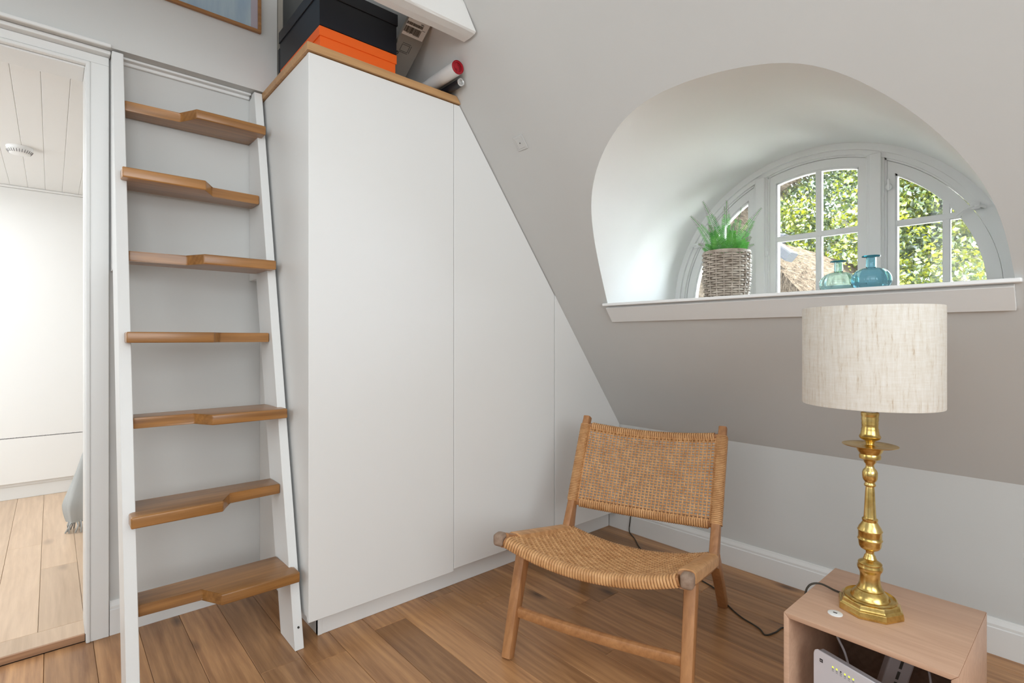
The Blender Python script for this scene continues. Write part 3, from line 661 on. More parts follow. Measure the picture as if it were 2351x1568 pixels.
# local frame: x = back direction, y = to the picture's left, z up
def cobj(name, bm, m, **k): return obj(name, bm, m, ch, **k)
HW = 0.283
def bar(path, w, h, c=0.008, scale=None, name='leg', m='teak', n=6):
    b = NB(); sweep(b, catmull(path, n), rrect(w, h, c), up=Vector((0, 1, 0)), scale=scale); return cobj(name, b, m, smooth=True)
for s in (1, -1):
    y = HW * s
    # front leg
    b = NB(); P = [(0.002, y * 1.0, 0.0005), (0.05, y * 0.995, 0.15), (0.112, y * 0.985, 0.335)]; C = catmull(P, 5)
    sweep(b, C, rrect(0.046, 0.038, 0.009), up=Vector((0, 1, 0)), scale=[(0.82 + 0.28 * i / (len(C) - 1), 0.9 + 0.1 * i / (len(C) - 1)) for i in range(len(C))]); cobj('leg', b, 'teak', smooth=True)
    # rear leg
    b = NB(); P = [(0.500, y, 0.262), (0.560, y, 0.195), (0.63, y * 1.0, 0.11), (0.712, y, 0.0005)]; C = catmull(P, 5)
    sweep(b, C, rrect(0.046, 0.036, 0.009), up=Vector((0, 1, 0)), scale=[(1.15 - 0.35 * i / (len(C) - 1), 1.0) for i in range(len(C))]); cobj('leg', b, 'teak', smooth=True)
    # back post
    b = NB(); P = [(0.482, y, 0.235), (0.512, y, 0.30), (0.546, y, 0.375), (0.612, y, 0.505), (0.662, y, 0.60), (0.714, y, 0.697)]; C = catmull(P, 6); n = len(C)
    sweep(b, C, rrect(0.040, 0.032, 0.008), up=Vector((0, 1, 0)), scale=[(max(1.0, 2.15 - 3.0 * i / n), 1.0 if i < n - 2 else 0.93) for i in range(n)]); cobj('back_post', b, 'teak', smooth=True)
    # side rail
    b = NB(); P = [(-0.020, y, 0.392), (0.06, y, 0.366), (0.2, y, 0.328), (0.35, y, 0.290), (0.50, y, 0.258)]; C = catmull(P, 5)
    sweep(b, C, rrect(0.040, 0.034, 0.009), up=Vector((0, 1, 0)), scale=[(1.0 + 0.15 * abs(2 * i / (len(C) - 1) - 1), 1) for i in range(len(C))]); cobj('side_rail', b, 'teakh', smooth=True)
    b = NB(); bmesh.ops.create_cone(b, segments=8, radius1=0.010, radius2=0.0295, depth=0.030, cap_ends=True, matrix=Matrix.Translation((0, 0, -0.02)))
    b.free(); b = NB(); yy0, yy1 = (y + 0.002 * s, y + 0.030 * s); box(b, -0.046, -0.006, min(y - 0.006 * s, yy1), max(y - 0.006 * s, yy1), 0.376, 0.4165, 0.011, 3)
    q = cobj('rail_end', b, 'endgrain', smooth=True); q['label'] = 'worn rounded end of the front rail'
b = NB(); sweep(b, catmull([(0.048, 0.272, 0.134), (0.042, 0.1, 0.131), (0.042, -0.1, 0.131), (0.048, -0.272, 0.134)], 5), rrect(0.026, 0.034, 0.009)); cobj('stretcher', b, 'teakh', smooth=True)
# seat rails (curved) and weave
def frail(v): return Vector((-0.026 + 0.000 * v, HW * v * -1, 0.396 - 0.050 * (1 - v * v)))        # v -1..1 : left..right of the picture
def rrail(v): return Vector((0.490, HW * v * -1, 0.272 - 0.045 * (1 - v * v)))
VV = [-1 + 2 * i / 24 for i in range(25)]
b = NB(); sweep(b, [frail(v * 0.97) for v in VV], rrect(0.028, 0.026, 0.008)); cobj('front_rail', b, 'teakh', smooth=True)
b = NB(); sweep(b, [rrail(v * 0.97) for v in VV], rrect(0.022, 0.024, 0.007)); cobj('rear_rail', b, 'teakh', smooth=True)
def surf_seat(u, v):       # u: 0 front .. 1 rear
    a, c = frail(v), rrail(v); p = a.lerp(c, u); p.z += 0.0135 - 0.008 * sin(pi * u) ; return p
def ring(bm, c, ax, ra, rb, upv, rs, n=10, th=0.0022):
    ax = ax.normalized(); s_ = ax.cross(upv).normalized(); u_ = s_.cross(ax)
    P = []
    for k in range(n):
        a = 2 * pi * (k + 0.5) / n; ca, sa = cos(a), sin(a)
        # superellipse
        e = 0.6; P.append(c + s_ * ra * (abs(ca) ** e) * (1 if ca > 0 else -1) + u_ * rb * (abs(sa) ** e) * (1 if sa > 0 else -1))
    sweep(bm, P, ell(th, rs, 6), closed=True, up=ax)
def weave(bm, surf, nu, nv, u0, u1, v0, v1, r, amp, nrm_f, side=4):
    us = [u0 + (u1 - u0) * i / (nu - 1) for i in range(nu)]; vs = [v0 + (v1 - v0) * j / (nv - 1) for j in range(nv)]
    def hgt(i, j): return amp if ((i + j * 1) % 2 == 0) else -amp
    for i in range(nu):       # strands running along v
        P = []
        for j in range(-1, nv * 2):
            jj = j / 2; v = v0 + (v1 - v0) * jj / (nv - 1); h = 0 if j % 2 else hgt(i, j // 2)
            p = surf(us[i], v); P.append(p + nrm_f(us[i], v) * h)
        sweep(bm, P, circ(r, side), up=Vector((0.3, 0, 1)))
    for j in range(nv):
        P = []
        for i in range(-1, nu * 2):
            ii = i / 2; u = u0 + (u1 - u0) * ii / (nu - 1); h = 0 if i % 2 else -hgt(i // 2, j)
            p = surf(u, vs[j]); P.append(p + nrm_f(u, vs[j]) * h)
        sweep(bm, P, circ(r, side), up=Vector((0, 1, 0)))
b = NB(); weave(b, surf_seat, 31, 44, 0.035, 0.965, -0.94, 0.94, 0.0030, 0.0022, lambda u, v: Vector((0.25, 0, 0.97)), 4)
q = cobj('seat_weave', b, 'rattan', smooth='all'); q['kind'] = 'stuff'; q['label'] = 'woven rattan seat'
b = NB()
for k in range(62):
    v = -0.935 + 1.87 * k / 61; p = frail(v); t = frail(v + 0.01) - frail(v - 0.01); ring(b, p, t, 0.0165, 0.0160, Vector((0, 0, 1)), 0.0044, 14)
for k in range(60):
    v = -0.93 + 1.86 * k / 59; p = rrail(v); t = rrail(v + 0.01) - rrail(v - 0.01); ring(b, p, t, 0.0135, 0.0145, Vector((0, 0, 1)), 0.0042, 10)
q = cobj('seat_wrapping', b, 'rattan', smooth='all'); q['kind'] = 'stuff'; q['label'] = 'rattan wound round the front and rear rails'
for s in (1, -1):    # flat cane wrapped over side rails
    b = NB(); K = 26; C = [(0.065 + (0.43 - 0.065) * k / (K - 1)) for k in range(K)]
    for x in C:
        z = 0.3665 - 0.245 * (x - 0.06); y = HW * s
        P = [Vector((x, y - s * 0.030, z + 0.010)), Vector((x, y - s * 0.018, z + 0.0225)), Vector((x, y + s * 0.014, z + 0.023)), Vector((x, y + s * 0.0205, z + 0.014)), Vector((x, y + s * 0.0205, z - 0.006))]
        sweep(b, P, ell(0.0074, 0.0016, 6) if False else [(0.0076, 0), (0.005, 0.0014), (-0.005, 0.0014), (-0.0076, 0), (-0.005, -0.001), (0.005, -0.001)], up=Vector((0, s * 1.0, 0.9)) if False else Vector((0, -s * 0.7, 0.7)).cross(Vector((1, 0, 0))))
    b.free()
    b = NB(); prof = [(-0.030, 0.004), (-0.026, 0.0205), (-0.012, 0.0245), (0.012, 0.0245), (0.0205, 0.018), (0.0222, 0.006), (0.0222, -0.010), (0.0200, -0.010), (0.0190, 0.004), (0.014, 0.019), (-0.024, 0.014), (-0.027, 0.004)]
    path = [Vector((0.040 + 0.41 * k / 20, HW * s, 0.3725 - 0.249 * (0.41 * k / 20))) for k in range(21)]
    sweep(b, path, [(a * s * -1, c) for a, c in prof], up=Vector((0, 0, 1)))
    q = cobj('side_wrapping', b, 'rattan', smooth=True); q['label'] = 'smooth flat cane folded over the side rail'
# back rest
def bpost(u):            # u: 0 bottom .. 1 top
    P = [(0.546, 0.375), (0.612, 0.505), (0.662, 0.60), (0.698, 0.668)]; t = u * 0.3296; ds = (0.1458, 0.1074, 0.0768); i = 0
    while i < 2 and t > ds[i]: t -= ds[i]; i += 1
    f = t / ds[i]
    a, c = P[i], P[i + 1]; return a[0] + (c[0] - a[0]) * f, a[1] + (c[1] - a[1]) * f
def surf_back(u, v):
    x, z = bpost(u); s = 1 - v * v; return Vector((x + 0.018 * s, -HW * v, z - (0.010 + 0.012 * u) * s))
def toprail(v): p = surf_back(0.985, v); return p
def botrail(v): p = surf_back(0.015, v); p.z -= 0.012; return p
b = NB(); sweep(b, [toprail(v * 0.97) for v in VV], rrect(0.022, 0.026, 0.007)); cobj('top_rail', b, 'teakh', smooth=True)
b = NB(); sweep(b, [botrail(v * 0.97) for v in VV], rrect(0.022, 0.026, 0.007)); cobj('bottom_rail', b, 'teakh', smooth=True)
nb = Vector((-0.88, 0, 0.46))
b = NB(); weave(b, lambda u, v: surf_back(u, v) + nb * 0.006, 29, 36, 0.012, 0.988, -0.92, 0.92, 0.0034, 0.0026, lambda u, v: nb, 6)
q = cobj('back_weave', b, 'rattan', smooth='all'); q['kind'] = 'stuff'; q['label'] = 'woven rattan backrest'
b = NB()
for k in range(58):
    v = -0.89 + 1.78 * k / 57
    for fn in (toprail, botrail):
        p = fn(v); t = fn(v + 0.01) - fn(v - 0.01); ring(b, p, t, 0.0135, 0.0165, Vector((0, 0, 1)), 0.0039, 8)
for s in (-1, 1):
    for k in range(50):
        u = -0.02 + 1.0 * k / 49; x, z = bpost(max(u, 0)); x2, z2 = bpost(min(max(u, 0) + 0.02, 1)); x1, z1 = bpost(max(u - 0.02, 0))
        ring(b, Vector((x, -HW * s, z + min(u, 0) * 0.3)), Vector((x2 - x1, 0, z2 - z1)), 0.0195, 0.0235, Vector((1, 0, 0)), 0.0032, 8)
q = cobj('back_wrapping', b, 'rattan', smooth='all'); q['kind'] = 'stuff'; q['label'] = 'rattan wound round the posts and back rails'

# ------------------------------------------------------------------ cabinet cube
CX0, CX1, CY0, CY1, CT = 1.398, 1.783, 0.198, 0.541, 0.354
cbn = empty('side_cabinet', (1.59, 0.37, 0)); tag(cbn, 'open-fronted pale oak veneer cube cabinet holding the router', 'cabinet'); KI = Matrix.Translation(-cbn.location)
def kp(name, bm, m, **k): o = obj(name, bm, m, cbn, **k); o.matrix_parent_inverse = KI; return o
t = 0.013; bv = 0.0045
def mitre(ax):
    b = NB()
    if ax == 'top': P = [(CX0, CY0, CT), (CX0, CY1, CT), (CX0, CY1 - t, CT - t), (CX0, CY0 + t, CT - t)]
    if ax == 'bottom': P = [(CX0, CY0, 0.001), (CX0, CY1, 0.001), (CX0, CY1 - t, t), (CX0, CY0 + t, t)]
    if ax == 'left': P = [(CX0, CY1, CT), (CX0, CY1, 0.001), (CX0, CY1 - t, t), (CX0, CY1 - t, CT - t)]
    if ax == 'right': P = [(CX0, CY0, CT), (CX0, CY0, 0.001), (CX0, CY0 + t, t), (CX0, CY0 + t, CT - t)]
    prism(b, P, (CX1 - CX0, 0, 0), bev=0.0022, seg=2); return b
kp('top_panel', mitre('top'), 'birch', smooth=True); kp('bottom_panel', mitre('bottom'), 'birch', smooth=True)
kp('side_panel', mitre('left'), 'birch', smooth=True); kp('side_panel', mitre('right'), 'birch', smooth=True)
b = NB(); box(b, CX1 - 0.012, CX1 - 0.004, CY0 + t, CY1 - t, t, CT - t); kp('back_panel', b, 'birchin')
gr = NB(); lathe(gr, [(0.0165, 0.0), (0.0165, 0.0018), (0.015, 0.0026), (0.0001, 0.0026)], 28, (1.484, 0.450, CT + 0.0002), cap=False); o = kp('cable_grommet', gr, 'white', smooth=True); o['label'] = 'round white cable grommet'
b = NB(); box(b, 1.4818, 1.4862, 0.4455, 0.4545, CT + 0.0026, CT + 0.0032); q = obj('grommet_slot', b, 'gap', o)

# router
ro = empty('router', (1.46, 0.37, 0.02)); tag(ro, 'white internet router with green lights leaning inside the cabinet', 'router'); RI = Matrix.Translation(-ro.location)
ra = Vector((1.438, 0.479, 0.270)); rb = Vector((1.402, 0.345, 0.270)) ; 
ra = Vector((1.440, 0.4855, 0.272)); dirw = (Vector((1.396, 0.353, 0.272)) - ra).normalized(); nv_ = Vector((dirw.y, -dirw.x, 0)).normalized()
if nv_.x > 0: nv_ = -nv_
def rp(u, v, w=0.0): return ra + dirw * u + Vector((0, 0, -v)) + nv_ * w + Vector((0.10, 0.0, 0)) * 0 - nv_ * (-0.12 * v) * 0
hh = 0.254
pts = [(0.0, 0.014), (0.003, 0.005), (0.010, 0.0), (0.17, 0.0), (0.18, 0.003), (0.185, 0.012), (0.185, hh), (0.0, hh)]
b = NB(); prism(b, [rp(u, v, 0) for u, v in pts], -nv_ * 0.004, bev=0.001, seg=1); q = obj('front_shell', b, 'plastic', ro, smooth=True); q.matrix_parent_inverse = RI
b = NB(); prism(b, [rp(u * 0.97 + 0.003, v + 0.003 if v < 0.2 else v, -0.0045) for u, v in pts], -nv_ * 0.006); prism(b, [rp(u * 0.97 + 0.003, v + 0.002 if v < 0.2 else v, -0.0115) for u, v in pts], -nv_ * 0.008); q = obj('rear_shell', b, 'greyplastic', ro); q.matrix_parent_inverse = RI
def rq(bm, u0, u1, v0_, v1_, th=0.0006): prism(bm, [rp(u0, v0_, 0.0001), rp(u1, v0_, 0.0001), rp(u1, v1_, 0.0001), rp(u0, v1_, 0.0001)], nv_ * th)
b = NB(); rq(b, 0.0175, 0.0255, 0.018, 0.026); q = obj('logo_square', b, 'ink', ro); q.matrix_parent_inverse = RI
b = NB(); rq(b, 0.0190, 0.0240, 0.0215, 0.0228, 0.0008); q = obj('logo_print', b, 'plastic', ro); q.matrix_parent_inverse = RI
for k, u in enumerate((0.0500, 0.0600, 0.0700, 0.0800, 0.0900, 0.1)):
    b = NB(); rq(b, u, u + 0.0028, 0.0195, 0.0225, 0.0008); q = obj('indicator_light', b, 'ink' if k == 2 else 'led', ro); q.matrix_parent_inverse = RI
    b = NB(); rq(b, u - 0.0004, u + 0.0032, 0.0245, 0.0252); rq(b, u - 0.0004, u + 0.0004, 0.0245, 0.028); rq(b, u + 0.0024, u + 0.0032, 0.0245, 0.028); rq(b, u - 0.001, u + 0.0038, 0.0300, 0.0308); q = obj('printed_symbol', b, 'inkgrey', ro); q.matrix_parent_inverse = RI
# power strip and its cables
ps = empty('power_strip', (1.62, 0.40, 0.02)); tag(ps, 'white slotted power strip leaning behind the router', 'power strip'); QI = Matrix.Translation(-ps.location)
b = NB(); box(b, -0.018, 0.018, -0.026, 0.026, 0, 0.28, 0.004, 2); Mx = Matrix.Translation((1.60, 0.395, 0.025)) @ Matrix.Rotation(radians(14), 4, 'X') @ Matrix.Rotation(radians(25), 4, 'Z')
bmesh.ops.transform(b, matrix=Mx, verts=b.verts[:]); q = obj('housing', b, 'greyplastic', ps); q.matrix_parent_inverse = QI
b = NB()
for k in range(4): box(b, -0.0188, -0.0178, -0.003, 0.003, 0.15 + 0.03 * k, 0.172 + 0.03 * k)
bmesh.ops.transform(b, matrix=Mx, verts=b.verts[:]); q = obj('slots', b, 'gap', ps); q.matrix_parent_inverse = QI
for P, lab in (([(1.486, 0.452, 0.340), (1.487, 0.447, 0.30), (1.498, 0.430, 0.25), (1.52, 0.42, 0.15), (1.53, 0.42, 0.02)], 'pale cable dropping from the cabinet grommet'), ([(1.64, 0.30, 0.30), (1.60, 0.285, 0.26), (1.56, 0.27, 0.20), (1.55, 0.27, 0.02)], 'pale cable hanging beside the power strip')):
    b = NB(); sweep(b, catmull(P, 8), circ(0.0028, 8)); o = obj('cable', b, 'greyplastic', smooth='all'); tag(o, lab, 'cable')

# ------------------------------------------------------------------ lamp
LX, LY = 1.5735, 0.398
lm = empty('table_lamp', (LX, LY, CT)); tag(lm, 'brass candlestick table lamp with a linen drum shade on the cabinet', 'lamp')
rot = radians(198.7) + pi / 8
def octring(bm, R, z): return [bm.verts.new((R * cos(rot + k * pi / 4), R * sin(rot + k * pi / 4), z)) for k in range(8)]
b = NB(); prof = [(0.073, 0.0005), (0.0735, 0.006), (0.0715, 0.0175), (0.0675, 0.0195), (0.066, 0.022), (0.064, 0.030), (0.060, 0.0325), (0.052, 0.034)]
R_ = [octring(b, r, z) for r, z in prof]
for A_, B_ in zip(R_, R_[1:]):
    for k in range(8): b.faces.new([A_[k], A_[(k + 1) % 8], B_[(k + 1) % 8], B_[k]])
b.faces.new(list(reversed(R_[0]))); b.faces.new(R_[-1]); bmesh.ops.bevel(b, geom=b.edges[:], offset=0.0006, segments=1, affect='EDGES')
q = obj('foot', b, 'brass', lm); q['label'] = 'octagonal stepped brass foot'
def ly(ycrop): return (1.05 - ((660 + 0.579 * ycrop) - 776) * 0.001115) - CT
def lr(r): return r * 0.000646
prof = [(0.058, 0.0335), (0.0575, 0.036), (0.055, 0.0375)]
raw = [(1262, 84), (1252, 83), (1240, 76), (1228, 68), (1222, 64), (1218, 62), (1212, 60), (1204, 52), (1197, 45), (1193, 46), (1188, 42), (1184, 40), (1170, 36), (1150, 34), (1135, 34), (1124, 37), (1118, 41), (1112, 43), (1104, 43), (1098, 40), (1092, 41), (1088, 38), (1083, 30), (1078, 22), (1074, 23), (1068, 20), (1062, 19), (1058, 15), (1050, 14), (1044, 15), (1040, 22), (1034, 32), (1026, 37), (1014, 39), (1003, 40), (998, 43), (994, 40), (985, 40), (968, 40), (962, 43), (957, 40), (950, 38), (938, 30), (928, 25), (922, 27), (917, 27), (913, 22), (908, 21), (860, 18.5), (800, 15.5), (790, 14), (787, 19), (782, 20), (777, 17), (771, 17), (766, 21), (758, 25), (746, 26), (733, 26), (724, 23), (716, 16), (708, 14), (700, 15), (694, 20), (688, 22), (683, 26), (678, 36), (668, 37), (660, 35), (652, 40), (644, 44), (638, 46), (632, 62), (626, 94), (624, 95), (623.5, 93), (628, 60), (630, 30), (628, 22), (622, 15), (616, 14), (608, 17), (602, 30), (596, 36), (590, 37), (583, 33), (577, 31), (572, 31), (568, 29), (562, 30), (556, 28), (546, 28), (538, 29), (532, 28), (522, 30), (516, 29), (508, 30), (502, 31), (497, 31), (494, 27)]
prof += [(lr(r), ly(y)) for y, r in raw]
b = NB(); lathe(b, prof, 48); q = obj('stem', b, 'brass', lm, smooth=True)
ztop = ly(494)
b = NB(); lathe(b, [(0.014, ztop - 0.001), (0.014, ztop + 0.010), (0.017, ztop + 0.012), (0.017, ztop + 0.055), (0.010, ztop + 0.06)], 24); obj('bulb_holder', b, 'white', lm, smooth=True)
SR = 0.152; sz0, sz1 = 0.879 - CT, 1.128 - CT
b = NB(); lathe(b, [(SR, sz0 + 0.002), (SR, sz1 - .002), (SR - 0.0006, sz1), (SR - 0.0024, sz1), (SR - 0.003, sz1 - .002), (SR - 0.003, sz0 + 0.002), (SR - 0.0024, sz0), (SR - 0.0006, sz0), (SR, sz0 + 0.002)], 96, cap=False); bmesh.ops.remove_doubles(b, verts=b.verts[:], dist=1e-6)
q = obj('lamp_shade', b, 'linen', lm, smooth=True); q['label'] = 'drum shade of flecked natural linen'
for k in range(3):
    b = NB(); a = 2 * pi * k / 3 + 0.4; sweep(b, [(0.016 * cos(a), 0.016 * sin(a), sz0 + 0.012), (0.07 * cos(a), 0.07 * sin(a), sz0 + 0.012), ((SR - 0.003) * cos(a), (SR - 0.003) * sin(a), sz0 + 0.03)], circ(0.0014, 6)); obj('shade_spoke', b, 'white', lm, smooth='all')
for zz in (sz0 + .003, sz1 - .003):
    b = NB(); sweep(b, [((SR - 0.0035) * cos(2 * pi * k / 48), (SR - 0.0035) * sin(2 * pi * k / 48), zz) for k in range(48)], circ(0.0015, 6), closed=True); obj('shade_ring', b, 'white', lm, smooth='all')
# cord
P = [(1.604, 0.462, CT + 0.006), (1.612, 0.49, CT + 0.004), (1.606, 0.525, CT + 0.012), (1.585, 0.5465, CT + 0.004), (1.562, 0.5480, CT - 0.03), (1.60, 0.560, 0.18), (1.75, 0.62, 0.03), (1.90, 0.70, 0.0035), (1.985, 0.765, 0.0035), (1.93, 0.775, 0.0035), (1.888, 0.792, 0.0035), (1.915, 0.826, 0.0035), (1.943, 0.906, 0.0035), (1.995, 0.985, 0.0035), (2.081, 1.081, 0.0035), (2.125, 1.25, 0.0035), (2.123, 1.403, 0.0035), (2.20, 1.53, 0.0035), (2.285, 1.625, 0.0035), (2.334, 1.692, 0.008), (2.339, 1.692, 0.06), (2.342, 1.685, 0.11), (2.352, 1.67, 0.14)]
b = NB(); sweep(b, catmull(P, 8), circ(0.0027, 8)); q = obj('cord', b, 'cord', lm, smooth='all'); q.matrix_parent_inverse = Matrix.Translation(-lm.location); q['label'] = 'thin dark brown flex'

# ------------------------------------------------------------------ on the window sill
ZS = 1.2062
rv = Vector((sin(YAW), -cos(YAW), 0)); fw_ = Vector((cos(YAW), sin(YAW), 0))
def P3(px, py, X):      # point on the plane x = X seen at that pixel (used to read positions from the photograph)
    r = fw_ + rv * ((px - 1175.5) / FPX) + Vector((0, 0, (776 - py) / FPX)); return Vector((0, 0, CAMH)) + r * (X / r.x)
pc = P3(1668, 640, 2.14); pc.z = ZS
fp = empty('potted_fern', tuple(pc)); tag(fp, 'green artificial fern in a woven grey wicker basket pot on the window sill', 'plant')
pr_, ph = 0.0905, 0.200
b = NB(); nst = 18
def prad(z): return pr_ * (0.90 + 0.10 * min(1, z / 0.10)) if z < 0.1 else pr_ * (1 + 0.02 * (z - 0.1))
rows = 21
for k in range(rows):
    z = 0.004 + (ph - 0.008) * k / (rows - 1); P = []
    for i in range(nst * 6):
        a = 2 * pi * i / (nst * 6); P.append(Vector((0, 0, z)) + Vector((cos(a), sin(a), 0)) * (prad(z) + 0.0050 * cos(a * nst / 2.0 + pi * k)))
    sweep(b, P, ell(0.0030, 0.0047, 6), closed=True, up=Vector((0, 0, 1)))
for i in range(nst):
    a = 2 * pi * i / nst; sweep(b, [Vector((cos(a) * (prad(z) - 0.0005), sin(a) * (prad(z) - 0.0005), z)) for z in (0, 0.03, 0.06, 0.1, 0.15, ph)], circ(0.0034, 6))
for k, z in enumerate((ph, ph + 0.004)): sweep(b, [Vector((cos(2 * pi * i / 72) * prad(z), sin(2 * pi * i / 72) * prad(z), z)) for i in range(72)], circ(0.0045, 6), closed=True)
q = obj('basket', b, 'wicker', fp, smooth='all'); q['label'] = 'woven grey wicker basket'; q['kind'] = 'stuff'
b = NB(); lathe(b, [(0.080, 0.002), (0.088, ph - 0.012), (0.001, ph - 0.010)], 30, cap=False); obj('liner', b, 'brush', fp)
def frond(base, tip, bend, length_scale=1.0, w=0.040):
    b = NB(); base, tip = Vector(base), Vector(tip); n = 36; mid = (base + tip) / 2 + Vector(bend); P = []
    for i in range(n + 1):
        t = i / n; P.append(base * (1 - t) ** 2 + mid * 2 * t * (1 - t) + tip * t * t)
    sweep(b, P, circ(0.0010, 4))
    view = Vector((-0.87, -0.5, 0))
    for i in range(3, n + 1):
        t = i / n; p = P[i]; tan = (P[min(i + 1, n)] - P[i - 1]).normalized(); side = tan.cross(view).normalized(); wl_ = w * min(1.0, 3 * t + 0.3) * (1 - t ** 1.3 * 0.86) 
        mi = 0 if t < 0.74 else 1
        for s in (-1, 1):
            d = (side * s + tan * 0.55 + view * random.uniform(-0.25, 0.25)).normalized(); hw = 0.0023 if mi == 0 else 0.0012
            q0 = p + d * wl_ * 0.5 + tan * hw; q1 = p + d * wl_; q2 = p + d * wl_ * 0.5 - tan * hw
            f_ = b.faces.new([b.verts.new(p), b.verts.new(q0), b.verts.new(q1), b.verts.new(q2)]); f_.material_index = mi
    me = obj('frond', b, 'fern', fp, mats=['fern', 'ferntip']); return me
mpp = 1 / 1200 * (pc.x * cos(YAW) + pc.y * sin(YAW))
for (tx, ty, bx, d) in ((-78, 88, -26, 0.02), (-60, 115, -18, -0.03), (-4, 118, -4, -0.02), (2, 112, 4, 0.03), (77, 103, 22, -0.01), (70, 24, 18, 0.03), (-30, 70, -20, 0.05), (30, 78, 10, 0.05), (48, 60, 22, -0.05), (-14, 92, -10, 0.06), (-52, 62, -28, -0.05), (20, 96, 8, -0.06), (60, 40, 30, 0.06), (-64, 22, -34, 0.0), (36, 30, 24, -0.08), (-2, 60, 0, -0.08)):
    base = rv * bx * mpp * 0.6 + fw_ * d * 0.4 + Vector((0, 0, ph - 0.02)); tip = rv * tx * mpp + fw_ * d + Vector((0, 0, ph + ty * mpp))
    frond(base, tip, rv * (-tx * 0.14) * mpp + Vector((0, 0, 0.01)))

def bottle(loc, R, H, neck, rimr, m, label):
    o = empty('glass_vase', loc); tag(o, label, 'vase')
    bh = H - 0.040 * H / 0.14
    zc = bh * 0.47
    prof = [(0.002, 0.002), (R * 0.45, 0.002), (R * 0.62, 0.004)]
    for i in range(1, 15):
        a = -0.95 + (0.95 + 1.28) * i / 14; prof.append((R * cos(a) ** 0.8, zc + bh * 0.5 * sin(a)))
    prof = prof[:-1]; zt_ = prof[-1][1] + 0.003
    prof += [(neck * 1.05, zt_), (neck, zt_ + 0.006), (neck, H - 0.006), (neck * 1.15, H - 0.003)]
    b = NB(); n = 64; flute = 0.02
    outer_ = prof; inner = [(max(r - 0.0028, 0.001), z + (0.003 if z < 0.03 else 0)) for r, z in prof][::-1]
    rings = []
    for r, z in outer_ + inner:
        rings.append([b.verts.new(((r * (1 + (flute * cos(12 * 2 * pi * i / n) if 0.03 < r else 0))) * cos(2 * pi * i / n), r * (1 + (flute * cos(12 * 2 * pi * i / n) if 0.03 < r else 0)) * sin(2 * pi * i / n), z)) for i in range(n)])
    for A_, B_ in zip(rings, rings[1:]):
        for i in range(n): b.faces.new([A_[i], A_[(i + 1) % n], B_[(i + 1) % n], B_[i]])
    b.faces.new(list(reversed(rings[0]))); b.faces.new(rings[-1])
    obj('body', b, m, o, smooth='all')
    b = NB(); lathe(b, [(neck * 0.86, H - 0.004), (neck * 1.1, H - 0.005), (rimr, H - 0.003), (rimr + 0.001, H - 0.0005), (rimr, H + 0.001), (neck * 0.86, H)], 40, cap=False); bmesh.ops.contextual_create if False else None
    q = obj('rim', b, 'bluerim', o, smooth='all'); q['label'] = 'flared deep blue rim'
    return o

a = P3(1925, 600, 2.20); bottle((2.20, a.y, ZS), 0.0625, a.z - ZS, 0.0145, 0.0265, 'teal', 'smaller pale teal round glass vase on the window sill')
a = P3(2000, 588, 2.13); bottle((2.13, a.y, ZS), 0.0600, a.z - ZS, 0.0155, 0.0270, 'blue', 'larger blue round glass vase on the window sill')

# ------------------------------------------------------------------ hall things
hcab = empty('built_in_closet', (-0.2, 4.56, 0.024)); tag(hcab, 'white flush closet front seen through the doorway', 'closet'); HI = Matrix.Translation(-hcab.location)
def hp(name, bm, m): o = obj(name, bm, m, hcab); o.matrix_parent_inverse = HI; return o
b = NB(); box(b, -1.7, 1.0, 4.565, 4.59, 0.418, 1.998, 0.001, 1); hp('upper_panel', b, 'hall')
b = NB(); box(b, -1.7, 1.0, 4.565, 4.59, 0.128, 0.414, 0.001, 1); hp('lower_panel', b, 'hall')
b = NB(); box(b, -1.7, 1.0, 4.60, 4.61, 0.0245, 1.99); hp('carcass', b, 'hall')
b = NB(); box(b, -1.7, 1.0, 4.585, 4.60, 0.0245, 0.127, 0.001, 1); box(b, -1.7, 1.0, 4.578, 4.60, 0.108, 0.127, 0.001, 1); hp('plinth', b, 'trim')
b = NB()
for k in range(70): box(b, -0.62 + 0.0135 * k, -0.62 + 0.0135 * k + 0.007, 4.5642, 4.5655, 0.4135, 0.4185)
q = hp('perforated_seam', b, 'inkgrey'); q['kind'] = 'stuff'
sd = empty('smoke_detector', (-0.119, 3.62, 2.012)); tag(sd, 'round white smoke detector on the boarded hall ceiling', 'smoke detector')
b = NB(); lathe(b, [(0.052, 0.0), (0.052, -0.006), (0.048, -0.014), (0.050, -0.016), (0.050, -0.020), (0.040, -0.034), (0.028, -0.038), (0.001, -0.038)][::-1], 40, cap=False); obj('housing', b, 'white', sd, smooth=True)
b = NB()
for k in range(28):
    a_ = 2 * pi * k / 28; sweep(b, [(0.0505 * cos(a_), 0.0505 * sin(a_), -0.0195), (0.042 * cos(a_), 0.042 * sin(a_), -0.0325)], rrect(0.003, 0.002, 0.0005))
q = obj('vent_slots', b, 'inkgrey', sd); q['kind'] = 'stuff'
